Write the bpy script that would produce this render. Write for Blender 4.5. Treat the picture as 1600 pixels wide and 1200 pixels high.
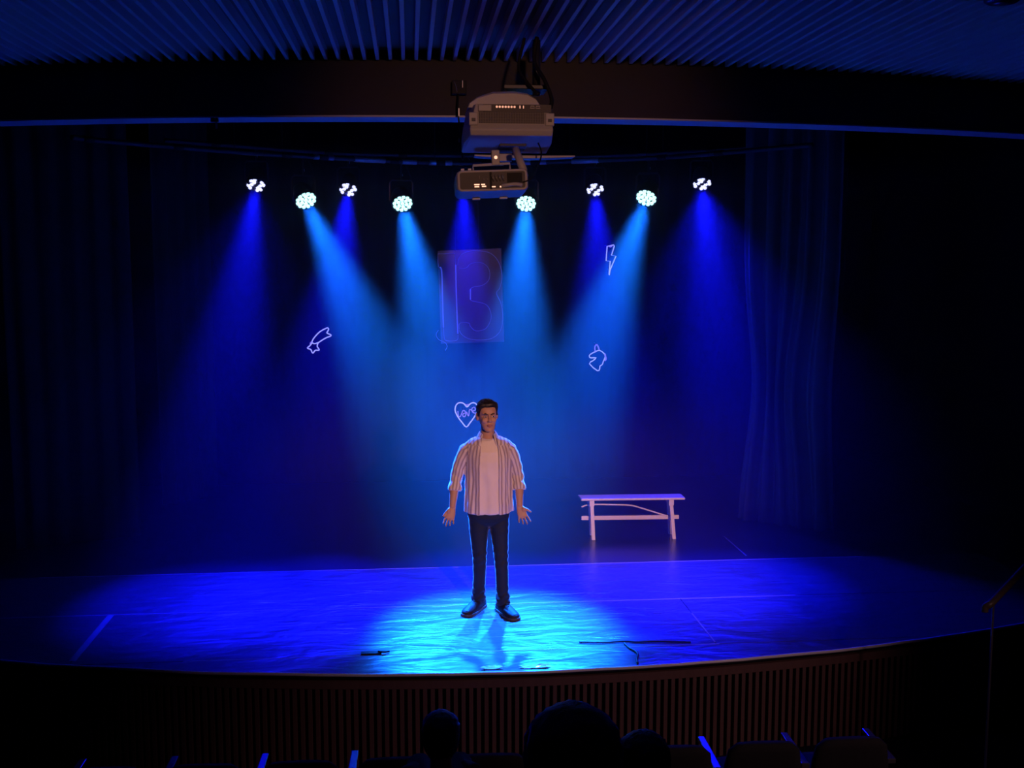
import bpy, bmesh, math, random
from mathutils import Vector, Matrix, noise
from mathutils.bvhtree import BVHTree

for o in list(bpy.data.objects):
    bpy.data.objects.remove(o)
SC = bpy.context.scene
COL = SC.collection
R = math.radians
rnd = random.Random(13)

# ------------------------------------------------------------------ camera
cam_d = bpy.data.cameras.new('camera')
cam_d.sensor_fit = 'HORIZONTAL'
cam_d.sensor_width = 36.0
cam_d.lens = 1700.0 / 1600.0 * 36.0
cam_d.clip_start = 0.05
cam_d.clip_end = 100
cam = bpy.data.objects.new('camera', cam_d)
COL.objects.link(cam)
cam.location = (0, 0, 2.87)
cam.rotation_euler = (R(90 - 6.377), 0, R(-5.344))
SC.camera = cam

# ------------------------------------------------------------------ world, exposure
W = bpy.data.worlds.new('world')
SC.world = W
W.use_nodes = True
W.node_tree.nodes['Background'].inputs[0].default_value = (0.10, 0.14, 0.6, 1)
W.node_tree.nodes['Background'].inputs[1].default_value = 0.0
SC.view_settings.view_transform = 'Standard'
SC.view_settings.look = 'None'
SC.view_settings.exposure = 0.0
SC.view_settings.gamma = 1.0
SC.view_settings.use_curve_mapping = False
SC.cycles.use_denoising = True
SC.cycles.max_bounces = 8
SC.cycles.diffuse_bounces = 4
SC.cycles.glossy_bounces = 4
SC.cycles.volume_bounces = 1
SC.cycles.use_adaptive_sampling = True
SC.cycles.adaptive_threshold = 0.02
SC.cycles.sample_clamp_indirect = 6.0

BLUE = (0.003, 0.004, 1.0)
CYAN = (0.004, 0.135, 1.0)
WARM = (1.0, 0.45, 0.32)
P_BLUE = 5400.0
P_CYAN = 9800.0
P_WARM = 2300.0
HAZE = 0.0235
HAZE_G = 0.5


def spot(name, loc, target, power, color, size, blend, radius, parent=None):
    d = bpy.data.lights.new(name, 'SPOT')
    d.energy = power
    d.color = color
    d.spot_size = R(size)
    d.spot_blend = blend
    d.shadow_soft_size = radius
    o = bpy.data.objects.new(name, d)
    COL.objects.link(o)
    o.location = loc
    dv = Vector(target) - Vector(loc)
    o.rotation_euler = dv.to_track_quat('-Z', 'Y').to_euler()
    if parent:
        o.parent = parent
    return o


# warm front-of-house spotlights, unseen, behind the viewer
spot('warm_front_spot', (2.6, -2.6, 4.0), (0.75, 8.7, 1.1), P_WARM * 1.5, WARM, 15, 0.9, 0.10)
spot('added_front_fill', (5.9, 0.4, 3.9), (1.45, 7.35, -0.25), P_WARM * 0.15, (1.0, 0.52, 0.58), 31, 1.0, 0.12)  # added unseen fill that brightens the stage front
spot('warm_front_spot', (3.2, -2.6, 4.0), (2.25, 11.0, 0.25), P_WARM * 2.1, WARM, 12, 0.9, 0.10)
spot('warm_front_spot', (0.9, -2.6, 4.0), (0.75, 6.3, 3.55), P_WARM * 0.20, WARM, 20, 1.0, 0.12)  # added spot standing in for warm spill on the projectors


# ------------------------------------------------------------------ helpers
def mat(name, color, rough=0.6, metal=0.0, spec=0.5, emit=None, es=0.0, coat=0.0, alpha=None, sheen=0.0):
    m = bpy.data.materials.new(name)
    m.use_nodes = True
    b = m.node_tree.nodes['Principled BSDF']
    b.inputs['Base Color'].default_value = (*color, 1)
    b.inputs['Roughness'].default_value = rough
    b.inputs['Metallic'].default_value = metal
    b.inputs['Specular IOR Level'].default_value = spec
    b.inputs['Coat Weight'].default_value = coat
    if sheen:
        b.inputs['Sheen Weight'].default_value = sheen
        b.inputs['Sheen Roughness'].default_value = 0.35
    if emit:
        b.inputs['Emission Color'].default_value = (*emit, 1)
        b.inputs['Emission Strength'].default_value = es
        m.cycles.emission_sampling = 'NONE'
    if alpha is not None:
        b.inputs['Alpha'].default_value = alpha
    return m


def noisy(name, c1, c2, scale=8.0, rough=0.6, spec=0.5, bump=0.0, stretch=(1, 1, 1), detail=5, bscale=None, rough2=None, bdist=0.004):
    """principled with a two-colour noise and a fine noise relief, object coordinates"""
    m = mat(name, c1, rough, 0, spec)
    nt = m.node_tree
    b = nt.nodes['Principled BSDF']
    tc = nt.nodes.new('ShaderNodeTexCoord')
    mp = nt.nodes.new('ShaderNodeMapping')
    mp.inputs['Scale'].default_value = stretch
    n = nt.nodes.new('ShaderNodeTexNoise')
    n.inputs['Scale'].default_value = scale
    n.inputs['Detail'].default_value = detail
    mix = nt.nodes.new('ShaderNodeMix')
    mix.data_type = 'RGBA'
    mix.inputs[6].default_value = (*c1, 1)
    mix.inputs[7].default_value = (*c2, 1)
    nt.links.new(tc.outputs['Object'], mp.inputs[0])
    nt.links.new(mp.outputs[0], n.inputs['Vector'])
    nt.links.new(n.outputs[0], mix.inputs[0])
    nt.links.new(mix.outputs[2], b.inputs['Base Color'])
    if rough2 is not None:
        mr = nt.nodes.new('ShaderNodeMapRange')
        mr.inputs[1].default_value = 0.3
        mr.inputs[2].default_value = 0.7
        mr.inputs[3].default_value = rough
        mr.inputs[4].default_value = rough2
        nt.links.new(n.outputs[0], mr.inputs[0])
        nt.links.new(mr.outputs[0], b.inputs['Roughness'])
    if bump:
        n2 = nt.nodes.new('ShaderNodeTexNoise')
        n2.inputs['Scale'].default_value = bscale or scale * 3
        n2.inputs['Detail'].default_value = 4
        nt.links.new(mp.outputs[0], n2.inputs['Vector'])
        bp = nt.nodes.new('ShaderNodeBump')
        bp.inputs['Strength'].default_value = bump
        bp.inputs['Distance'].default_value = bdist
        nt.links.new(n2.outputs[0], bp.inputs['Height'])
        nt.links.new(bp.outputs[0], b.inputs['Normal'])
    return m


class MB:
    def __init__(s):
        s.v, s.f = [], []

    def add(s, vs, fs):
        k = len(s.v)
        s.v += [tuple(p) for p in vs]
        s.f += [tuple(i + k for i in q) for q in fs]
        return s

    def box(s, c, d, rot=None, taper=(1, 1)):
        x, y, z = d[0] / 2, d[1] / 2, d[2] / 2
        tx, ty = taper
        vs = [Vector(p) for p in ((-x, -y, -z), (x, -y, -z), (x, y, -z), (-x, y, -z),
                                  (-x * tx, -y * ty, z), (x * tx, -y * ty, z), (x * tx, y * ty, z), (-x * tx, y * ty, z))]
        if rot is not None:
            vs = [rot @ p for p in vs]
        c = Vector(c)
        return s.add([p + c for p in vs], [(3, 2, 1, 0), (4, 5, 6, 7), (0, 1, 5, 4), (1, 2, 6, 5), (2, 3, 7, 6), (3, 0, 4, 7)])

    def hexa(s, p8):
        return s.add(p8, [(3, 2, 1, 0), (4, 5, 6, 7), (0, 1, 5, 4), (1, 2, 6, 5), (2, 3, 7, 6), (3, 0, 4, 7)])

    def loft(s, rings, caps=True, closed=True):
        n = len(rings[0])
        k = len(s.v)
        for r in rings:
            s.v += [tuple(p) for p in r]
        for i in range(len(rings) - 1):
            for j in range(n if closed else n - 1):
                a, b = k + i * n + j, k + i * n + (j + 1) % n
                s.f.append((a, b, b + n, a + n))
        if caps:
            s.f.append(tuple(k + j for j in reversed(range(n))))
            s.f.append(tuple(k + (len(rings) - 1) * n + j for j in range(n)))
        return s

    def tube(s, pts, rad, n=10, flat=None, ref=None, loop=False):
        """round (or flattened) tube; rad: number or list; flat: second radius factor along ref"""
        pts = [Vector(p) for p in pts]
        if not isinstance(rad, (list, tuple)):
            rad = [rad] * len(pts)
        m = len(pts)
        rings = []
        up = None
        for i, p in enumerate(pts):
            if loop:
                t = (pts[(i + 1) % m] - pts[i - 1]).normalized()
            else:
                t = (pts[min(i + 1, m - 1)] - pts[max(i - 1, 0)]).normalized()
            if ref is not None:
                up = Vector(ref)
            elif up is None:
                up = Vector((0, 0, 1)) if abs(t.z) < 0.9 else Vector((0, 1, 0))
            u = (up - t * up.dot(t)).normalized()
            w = t.cross(u).normalized()
            if ref is None:
                up = u
            f = flat if flat is not None else 1.0
            rings.append([p + (w * math.cos(2 * math.pi * j / n) + u * f * math.sin(2 * math.pi * j / n)) * rad[i] for j in range(n)])
        if loop:
            k = len(s.v)
            for r in rings:
                s.v += [tuple(p) for p in r]
            for i in range(m):
                for j in range(n):
                    a, b = k + i * n + j, k + i * n + (j + 1) % n
                    c, d = k + ((i + 1) % m) * n + (j + 1) % n, k + ((i + 1) % m) * n + j
                    s.f.append((a, b, c, d))
            return s
        return s.loft(rings)

    def ell(s, c, r, n=16, m=10, rot=None):
        c = Vector(c)
        rings = []
        for i in range(m + 1):
            a = -math.pi / 2 + math.pi * i / m
            a = max(min(a, math.pi / 2 - 0.04), -math.pi / 2 + 0.04)
            ring = []
            for j in range(n):
                b = 2 * math.pi * j / n
                p = Vector((r[0] * math.cos(a) * math.cos(b), r[1] * math.cos(a) * math.sin(b), r[2] * math.sin(a)))
                ring.append(c + (rot @ p if rot is not None else p))
            rings.append(ring)
        return s.loft(rings)

    def lathe(s, prof, n=24, c=(0, 0, 0), rot=None):
        """prof: (radius, height) along +Z"""
        c = Vector(c)
        rings = []
        for (r, h) in prof:
            ring = []
            for j in range(n):
                a = 2 * math.pi * j / n
                p = Vector((r * math.cos(a), r * math.sin(a), h))
                ring.append(c + (rot @ p if rot is not None else p))
            rings.append(ring)
        return s.loft(rings)

    def rings(s, rows, n=28, pw=2.3):
        """horizontal superellipse rings: (cx, cy, z, rx, ry)"""
        out = []
        for (cx, cy, z, rx, ry) in rows:
            out.append([(cx + rx * sgnpow(math.cos(2 * math.pi * j / n), 2 / pw), cy + ry * sgnpow(math.sin(2 * math.pi * j / n), 2 / pw), z) for j in range(n)])
        return s.loft(out)

    def mesh(s, name, m=None, smooth=False, bevel=0.0):
        me = bpy.data.meshes.new(name)
        me.from_pydata(s.v, [], s.f)
        bm = bmesh.new()
        bm.from_mesh(me)
        bmesh.ops.recalc_face_normals(bm, faces=bm.faces)
        if bevel:
            es = [e for e in bm.edges if len(e.link_faces) == 2 and e.calc_face_angle(0) > 0.5]
            bmesh.ops.bevel(bm, geom=es, offset=bevel, segments=2, profile=0.6, affect='EDGES', clamp_overlap=True)
        bm.to_mesh(me)
        bm.free()
        if m:
            me.materials.append(m)
        if smooth:
            me.shade_smooth() if hasattr(me, 'shade_smooth') else None
        return me

    def build(s, name, m, parent=None, smooth=False, bevel=0.0, loc=None):
        return link(name, s.mesh(name, m, smooth, bevel), parent, loc)


def sgnpow(x, p):
    return math.copysign(abs(x) ** p, x)


def link(name, me, parent=None, loc=None, rot=None):
    o = bpy.data.objects.new(name, me)
    COL.objects.link(o)
    if parent is not None:
        o.parent = parent
    if loc is not None:
        o.location = loc
    if rot is not None:
        o.rotation_euler = rot
    return o


def tag(o, label=None, cat=None, group=None, kind=None):
    if label:
        o['label'] = label
    if cat:
        o['category'] = cat
    if group:
        o['group'] = group
    if kind:
        o['kind'] = kind
    return o


def empty(name, loc, rot=(0, 0, 0)):
    o = bpy.data.objects.new(name, None)
    o.empty_display_size = 0.1
    COL.objects.link(o)
    o.location = loc
    o.rotation_euler = rot
    return o


def struct(o, label=None):
    o['kind'] = 'structure'
    if label:
        o['label'] = label
    return o


def copy_tree(o, parent=None):
    c = o.copy()
    COL.objects.link(c)
    c.parent = parent
    for ch in list(o.children):
        copy_tree(ch, c)
    return c


def remeshed(mb, name, m, voxel, smooth=2, factor=0.5):
    o = mb.build(name + '_tmp', None)
    md = o.modifiers.new('r', 'REMESH')
    md.mode = 'VOXEL'
    md.voxel_size = voxel
    if smooth:
        sm = o.modifiers.new('s', 'SMOOTH')
        sm.iterations = smooth
        sm.factor = factor
    dg = bpy.context.evaluated_depsgraph_get()
    me = bpy.data.meshes.new_from_object(o.evaluated_get(dg))
    old = o.data
    bpy.data.objects.remove(o)
    bpy.data.meshes.remove(old)
    me.name = name
    me.materials.clear()
    me.materials.append(m)
    me.shade_smooth()
    return me


def catmull(pts, sub=8, loop=False):
    pts = [Vector(p) for p in pts]
    n = len(pts)
    out = []
    for i in range(n if loop else n - 1):
        p0 = pts[(i - 1) % n] if (loop or i > 0) else pts[0]
        p1, p2 = pts[i], pts[(i + 1) % n]
        p3 = pts[(i + 2) % n] if (loop or i + 2 < n) else pts[-1]
        for k in range(sub):
            t = k / sub
            out.append(0.5 * ((2 * p1) + (p2 - p0) * t + (2 * p0 - 5 * p1 + 4 * p2 - p3) * t * t + (3 * p1 - p0 - 3 * p2 + p3) * t ** 3))
    if not loop:
        out.append(pts[-1])
    return out


# ------------------------------------------------------------------ materials
m_vinyl = noisy('stage_vinyl', (0.05, 0.052, 0.058), (0.085, 0.088, 0.095), 5, 0.40, 0.9, 0.5, (0.5, 3.0, 1), 6, 9, 0.28, 0.006)
m_stage = noisy('black_stage_boards', (0.012, 0.012, 0.014), (0.022, 0.022, 0.025), 6, 0.30, 0.5, 0.15, (0.6, 3, 1))
m_tape = mat('seam_tape', (0.32, 0.33, 0.36), 0.35)
m_scuff = mat('worn_tape', (0.09, 0.09, 0.10), 0.5)
m_edge = mat('stage_edge_trim', (0.88, 0.88, 0.9), 0.25)
m_black = mat('black_paint', (0.012, 0.012, 0.013), 0.6, 0, 0.3)
m_wall = noisy('dark_wall_paint', (0.012, 0.011, 0.012), (0.018, 0.016, 0.017), 3, 0.8, 0.2)
m_header = noisy('header_paint', (0.050, 0.046, 0.046), (0.07, 0.064, 0.062), 2, 0.75, 0.25)
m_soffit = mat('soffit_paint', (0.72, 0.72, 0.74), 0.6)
m_ceil = mat('ceiling_panel', (0.17, 0.17, 0.18), 0.7)
m_slat = noisy('ceiling_slat_paint', (0.84, 0.84, 0.86), (0.92, 0.92, 0.94), 3, 0.3, 0.5)
m_wood = noisy('dark_wood', (0.12, 0.065, 0.058), (0.18, 0.10, 0.085), 5, 0.5, 0.4, 0, (6, 6, 0.6))
m_curtain = noisy('black_velvet', (0.004, 0.004, 0.005), (0.007, 0.007, 0.008), 12, 0.9, 0.2, 0.2)
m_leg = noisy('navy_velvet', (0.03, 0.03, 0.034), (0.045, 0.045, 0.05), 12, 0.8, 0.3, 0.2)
m_leg_pale = noisy('lightened_drape', (0.11, 0.11, 0.12), (0.15, 0.15, 0.16), 12, 0.5, 0.5, 0.2)  # black curtain cloth made paler so its folds look lit
m_carpet = noisy('dark_carpet', (0.010, 0.010, 0.011), (0.018, 0.017, 0.018), 30, 0.95, 0.1)
m_metal = mat('black_metal', (0.03, 0.03, 0.032), 0.4, 0.2)
m_steel = mat('pipe_steel', (0.35, 0.35, 0.37), 0.35, 0.8)
m_pipe = mat('black_pipe', (0.06, 0.06, 0.065), 0.4, 0.0)
m_housing = mat('lamp_housing', (0.014, 0.014, 0.016), 0.5)
m_led_c = mat('lit_cyan_led', (0.5, 0.9, 0.9), 0.3, emit=(0.50, 1.0, 0.93), es=1.7)
m_led_b = mat('lit_blue_led', (0.5, 0.5, 1), 0.3, emit=(0.62, 0.64, 1.0), es=1.6)
m_led_off = mat('unlit_led_lens', (0.05, 0.05, 0.08), 0.15)

def add_waves(m, scale, strength, dist, stretch):
    nt = m.node_tree
    b = nt.nodes['Principled BSDF']
    old = b.inputs['Normal'].links[0].from_node
    tc = nt.nodes.new('ShaderNodeTexCoord')
    mp = nt.nodes.new('ShaderNodeMapping')
    mp.inputs['Scale'].default_value = stretch
    n = nt.nodes.new('ShaderNodeTexNoise')
    n.inputs['Scale'].default_value = scale
    n.inputs['Detail'].default_value = 3
    n.inputs['Distortion'].default_value = 0.8
    bp = nt.nodes.new('ShaderNodeBump')
    bp.inputs['Strength'].default_value = strength
    bp.inputs['Distance'].default_value = dist
    nt.links.new(tc.outputs['Object'], mp.inputs[0])
    nt.links.new(mp.outputs[0], n.inputs['Vector'])
    nt.links.new(n.outputs[0], bp.inputs['Height'])
    nt.links.new(old.outputs[0], bp.inputs['Normal'])
    nt.links.new(bp.outputs[0], b.inputs['Normal'])


add_waves(m_vinyl, 3.2, 0.5, 0.035, (0.7, 1.6, 1))

# ------------------------------------------------------------------ setting
SX = 0.8            # the middle of the stage


def front_y(x):
    """the bowed front edge of the stage"""
    return 7.33 + (x - SX) ** 2 / 25.0


def xs(a, b, step):
    n = max(1, int(round((b - a) / step)))
    return [a + (b - a) * i / n for i in range(n + 1)]


XL, XR = -5.0, 6.6

# stage floor
mb = MB()
X = xs(XL, XR, 0.2)
mb.loft([[(x, front_y(x) + 0.01, -0.02) for x in X] + [(x, 15.2, -0.02) for x in reversed(X)],
         [(x, front_y(x) + 0.01, 0.0) for x in X] + [(x, 15.2, 0.0) for x in reversed(X)]])
floor = struct(mb.build('floor', m_stage), 'glossy black stage floor with a bowed front edge')


def mat_piece(x0, x1, ya, yb, th=0.004):
    """one vinyl sheet; ya / yb are numbers or functions of x"""
    m = MB()
    XX = xs(x0, x1, 0.15)
    fa = ya if callable(ya) else (lambda x: ya)
    fb = yb if callable(yb) else (lambda x: yb)
    ripple = lambda x, y: 0.0
    m.loft([[(x, fa(x), 0.0005) for x in XX] + [(x, fb(x), 0.0005) for x in reversed(XX)],
            [(x, fa(x), th) for x in XX] + [(x, fb(x), th) for x in reversed(XX)]])
    return m.build('vinyl_sheet', m_vinyl, floor)


g = 0.004
mat_piece(-3.6, 5.4, lambda x: front_y(x) + 0.012, lambda x: max(7.775, front_y(x) + 0.02))
mat_piece(-4.4, -2.46 - g, lambda x: max(7.785, front_y(x) + 0.03), 8.895)
mat_piece(-2.46 + g, 2.28 - g, 7.785, 8.895)
mat_piece(2.28 + g, 5.6, lambda x: max(7.785, front_y(x) + 0.03), 8.895)
mat_piece(-4.4, 5.6, 8.905, 10.05)


def strip(name, pts, w, z, m, parent, th=0.0015):
    """a flat ribbon laid along a path on the floor"""
    pts = [Vector(p) for p in pts]
    a, b = [], []
    for i, p in enumerate(pts):
        t = (pts[min(i + 1, len(pts) - 1)] - pts[max(i - 1, 0)]).normalized()
        nrm = Vector((-t.y, t.x, 0))
        a.append(p + nrm * w / 2)
        b.append(p - nrm * w / 2)
    q = MB()
    q.loft([[(p.x, p.y, p.z + z) for p in a] + [(p.x, p.y, p.z + z) for p in reversed(b)],
            [(p.x, p.y, p.z + z + th) for p in a] + [(p.x, p.y, p.z + z + th) for p in reversed(b)]])
    return q.build(name, m, parent)


strip('seam_tape', [(-4.2, 8.9, 0), (0.5, 8.9, 0), (3.3, 8.9, 0)], 0.015, 0.004, m_tape, floor)
strip('seam_tape', [(-3.4, 10.05, 0), (4.4, 10.05, 0)], 0.012, 0.004, m_tape, floor)
strip('seam_tape', [(-1.66, 7.78, 0), (2.3, 7.78, 0)], 0.010, 0.004, m_tape, floor)
strip('seam_tape', [(-2.46, 7.86, 0), (-2.46, 8.89, 0)], 0.05, 0.004, m_tape, floor)
strip('seam_tape', [(2.28, 7.82, 0), (2.28, 8.5, 0)], 0.012, 0.004, m_tape, floor)
strip('seam_tape', [(3.27, 10.2, 0), (3.27, 10.95, 0)], 0.016, 0.0005, m_scuff, floor)

# rounded nosing along the stage edge, a little wavy where the vinyl lifts
mb = MB()
pts = []
for x in xs(-3.4, 4.9, 0.06):
    pts.append((x, front_y(x) - 0.002, 0.009 + 0.006 * noise.noise(Vector((x * 1.7, 3, 0))) + 0.003 * noise.noise(Vector((x * 5, 1, 0)))))
mb.tube(pts, 0.012, 10)
o = struct(mb.build('trim_1', m_edge, smooth=True), 'pale worn nosing along the curved stage edge')

# riser below the stage edge: board, fascia rail and upright battens
mb = MB()
mb.loft([[(x, front_y(x) + 0.06, -0.75) for x in X] + [(x, front_y(x) + 0.16, -0.75) for x in reversed(X)],
         [(x, front_y(x) + 0.06, -0.021) for x in X] + [(x, front_y(x) + 0.16, -0.021) for x in reversed(X)]])
riser = struct(mb.build('wall_stage_front', m_black), 'dark stage front clad with upright wooden battens')
mb = MB()
mb.loft([[(x, front_y(x) + 0.022, -0.105) for x in X] + [(x, front_y(x) + 0.06, -0.105) for x in reversed(X)],
         [(x, front_y(x) + 0.022, -0.045) for x in X] + [(x, front_y(x) + 0.06, -0.045) for x in reversed(X)]])
mb.build('fascia_rail', m_wood, riser)
sl = MB().box((0, 0, -0.4275), (0.029, 0.03, 0.645)).mesh('batten', m_wood, bevel=0.003)
x = -3.1
while x < 4.75:
    s = (x - SX) / 12.5
    link('batten', sl, riser, (x, front_y(x) + 0.044, 0), (0, 0, math.atan(s)))
    x += 0.054 * math.cos(math.atan(s))

# auditorium floor in steps
rows = [(7.6, -0.72), (5.85, -0.72), (4.95, -0.42), (4.05, -0.10), (3.15, 0.18), (2.70, 0.45), (1.55, 0.62), (0.6, 0.95), (-0.4, 1.3), (-6.0, 1.6)]
prof = [(7.6, -0.72)]
for i in range(1, len(rows)):
    prof.append((rows[i][0], prof[-1][1]))
    if i < len(rows) - 1:
        prof.append((rows[i][0], rows[i + 1][1]))
prof += [(prof[-1][0], -1.2), (7.6, -1.2)]
mb = MB().loft([[(XL, y, z) for (y, z) in prof], [(XR, y, z) for (y, z) in prof]])
struct(mb.build('floor_auditorium', m_carpet), 'dark stepped auditorium floor')


def tread_z(y):
    z = -0.72
    for i in range(1, len(rows) - 1):
        if y < rows[i][0]:
            z = rows[i + 1][1]
    return z


# outer walls and roof
def slab(name, lo, hi, m, label):
    c = [(a + b) / 2 for a, b in zip(lo, hi)]
    return struct(MB().box(c, [b - a for a, b in zip(lo, hi)]).build(name, m), label)


slab('wall_left', (XL - 0.2, -6, -1.2), (XL, 15.4, 5.4), m_wall, 'black side wall of the hall')
slab('wall_right', (XR, -6, -1.2), (XR + 0.2, 15.4, 5.4), m_wall, 'black side wall of the hall by the handrail')
slab('wall_back', (XL, 15.2, -1.2), (XR, 15.4, 5.4), m_wall, 'black rear wall behind the stage curtain')
slab('wall_rear', (XL, -6.2, -1.2), (XR, -6, 5.4), m_wall, 'dark rear wall of the auditorium')
slab('ceiling_stage', (XL, 7.5, 5.2), (XR, 15.4, 5.4), m_black, 'black fly space above the stage')

# slatted auditorium ceiling
CZ = 4.18
ceil = struct(MB().loft([[(x, front_y(x) - 0.001, CZ + 0.07) for x in X] + [(x, -6, CZ + 0.07) for x in reversed(X)],
                         [(x, front_y(x) - 0.001, CZ + 0.17) for x in X] + [(x, -6, CZ + 0.17) for x in reversed(X)]]).build('ceiling', m_ceil),
              'auditorium ceiling of narrow parallel slats lit blue from the stage')
sl = MB().box((0, 0.5, 0.035), (0.024, 1.0, 0.07)).mesh('slat', m_slat, bevel=0.004)
x = -2.95
while x < 4.75:
    y0, y1 = 5.42, front_y(x) - 0.03
    s = link('slat', sl, ceil, (x, y0, CZ))
    s.scale = (1, y1 - y0, 1)
    x += 0.0835
# plain ceiling nearer the viewer
MB().box(((XL + XR) / 2, -0.32, CZ + 0.04), (XR - XL, 11.3, 0.058)).build('ceiling_panel', m_ceil, ceil)

# curved header beam above the stage edge; its pale underside catches the stage light
mb = MB()
mb.loft([[(x, front_y(x), 3.835) for x in X] + [(x, front_y(x) + 0.27, 3.835) for x in reversed(X)],
         [(x, front_y(x), 5.3) for x in X] + [(x, front_y(x) + 0.27, 5.3) for x in reversed(X)]])
hd = struct(mb.build('wall_header', m_header), 'curved dark header beam across the top of the stage opening')
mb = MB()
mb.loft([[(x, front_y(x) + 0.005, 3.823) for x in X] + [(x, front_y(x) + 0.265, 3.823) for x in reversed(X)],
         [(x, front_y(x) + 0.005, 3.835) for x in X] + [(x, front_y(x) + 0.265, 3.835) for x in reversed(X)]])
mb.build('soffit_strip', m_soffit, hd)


# curtains
def curtain(name, path, z0, z1, depth, wave, m, label, gather=None, nz=14, seed=0):
    """a pleated drape hung along a path of (x, y); pleats drift a little on the way down"""
    P = [Vector((p[0], p[1], 0)) for p in path]
    seg = [(P[i + 1] - P[i]).length for i in range(len(P) - 1)]
    L = sum(seg)
    n = int(L / (wave / 8))
    rows_ = []
    for k in range(nz + 1):
        z = z1 + (z0 - z1) * k / nz
        t = k / nz
        row = []
        for i in range(n + 1):
            u = L * i / n
            if gather:
                gc, gz, gw = gather
                u2 = gc + (u - gc) * (1 - gw * math.exp(-((z - gz) / 0.9) ** 2) * math.exp(-((u - gc) / 0.5) ** 2))
            else:
                u2 = u
            d, j = u2, 0
            while j < len(seg) - 1 and d > seg[j]:
                d -= seg[j]
                j += 1
            dr = (P[j + 1] - P[j]).normalized()
            p = P[j] + dr * d
            nr = Vector((-dr.y, dr.x, 0))
            ph = 2 * math.pi * u / wave + 1.6 * noise.noise(Vector((u * 1.1, seed, t * 0.7)))
            am = depth * (0.65 + 0.6 * noise.noise(Vector((u * 0.9, seed + 5, t * 1.2))))
            p = p + nr * (am * math.sin(ph) + 0.3 * am * math.sin(2.3 * ph + 1))
            row.append((p.x, p.y, z))
        rows_.append(row)
    q = MB()
    nn = n + 1
    vs = [p for r in rows_ for p in r]
    fs = [(a * nn + b, a * nn + b + 1, (a + 1) * nn + b + 1, (a + 1) * nn + b) for a in range(nz) for b in range(n)]
    q.add(vs, fs)
    o = q.build(name, m, smooth=True)
    sd = o.modifiers.new('thickness', 'SOLIDIFY')
    sd.thickness = 0.006
    return tag(o, label, 'curtain')


curtain('backdrop_curtain', [(-4.2, 14.15), (5.8, 14.15)], 0.01, 5.0, 0.018, 0.24, m_curtain, 'wide black backdrop curtain across the back of the stage', seed=1)
curtain('side_curtain', [(-2.40, 13.5), (-2.95, 12.95)], 0.01, 4.9, 0.05, 0.19, m_leg, 'black side curtain beside the shooting star sign, deep upstage', seed=2)
curtain('side_curtain', [(-2.85, 11.55), (-3.95, 11.05)], 0.01, 4.9, 0.06, 0.24, m_leg, 'black side curtain at the dark edge of the stage, same side as the shooting star', seed=4)
curtain('side_curtain', [(3.62, 11.70), (4.45, 11.0)], 0.01, 4.9, 0.10, 0.20, m_leg_pale, 'bunched black side curtain with bright blue folds beyond the bench', gather=(0.38, 1.5, 0.6), nz=24, seed=7)

# ------------------------------------------------------------------ haze over the stage
mh = bpy.data.materials.new('stage_haze')
mh.use_nodes = True
nt = mh.node_tree
nt.nodes.clear()
vo = nt.nodes.new('ShaderNodeVolumeScatter')
vo.inputs['Color'].default_value = (1, 1, 1, 1)
vo.inputs['Density'].default_value = HAZE
vo.inputs['Anisotropy'].default_value = HAZE_G
ot = nt.nodes.new('ShaderNodeOutputMaterial')
nt.links.new(vo.outputs[0], ot.inputs['Volume'])
hz = MB().box((0.8, 11.33, 1.91), (10.2, 5.3, 3.80)).build('haze', mh)
tag(hz, 'thin blue stage haze that shows the light beams', 'haze', kind='stuff')

# ------------------------------------------------------------------ stage lights
BAT_C = [(-2.9, 9.9), (-2.668, 10.2), (-1.604, 11.1), (-1.048, 11.43), (-0.069, 11.93), (0.6, 12.05), (1.267, 11.93), (2.463, 11.33), (3.0, 10.8), (3.708, 9.9)]
BAT_B = [(-2.5, 11.7), (-1.667, 12.33), (-0.70, 12.93), (0.64, 13.05), (2.195, 12.93), (3.296, 12.23), (3.9, 11.7)]
ZC, ZB = 3.945, 4.12


m_pipe_highlight = mat('highlight_aluminium', (0.75, 0.75, 0.78), 0.3, 0.4)  # pale sleeves added to stand in for highlights on the pipe


def batten_pipe(pts, z, label, sleeves, highlights=()):
    P = catmull([(x, y, z) for x, y in pts], 10)
    t = empty('lighting_batten', P[len(P) // 2])
    off = Vector(t.location)
    MB().tube([p - off for p in P], 0.024, 10).build('pipe', m_pipe, t, smooth=True)
    for k in sleeves:
        i = max(1, min(len(P) - 2, int(k * (len(P) - 1))))
        d = (P[i + 1] - P[i - 1]).normalized()
        MB().tube([P[i] - off - d * 0.05, P[i] - off + d * 0.05], 0.030, 10).build('tape_wrap', m_black, t, smooth=True)
    for k, w in highlights:
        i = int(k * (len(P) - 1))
        MB().tube([P[j] - off for j in range(i, min(len(P), i + w))], 0.029, 10).build('highlight_sleeve', m_pipe_highlight, t, smooth=True)
    for k in (0.22, 0.5, 0.78):
        i = int(k * (len(P) - 1))
        MB().tube([P[i] - off, P[i] - off + Vector((0, 0, 5.198 - z))], 0.006, 6).build('suspension_wire', m_metal, t)
    return tag(t, label, 'lighting batten')


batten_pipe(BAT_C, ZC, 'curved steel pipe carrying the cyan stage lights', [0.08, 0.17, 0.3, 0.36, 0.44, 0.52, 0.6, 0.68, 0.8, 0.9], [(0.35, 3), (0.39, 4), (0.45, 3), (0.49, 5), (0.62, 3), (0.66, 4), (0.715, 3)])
batten_pipe(BAT_B, ZB, 'curved steel pipe further upstage carrying the blue lights', [0.1, 0.3, 0.42, 0.6, 0.85])

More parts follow.
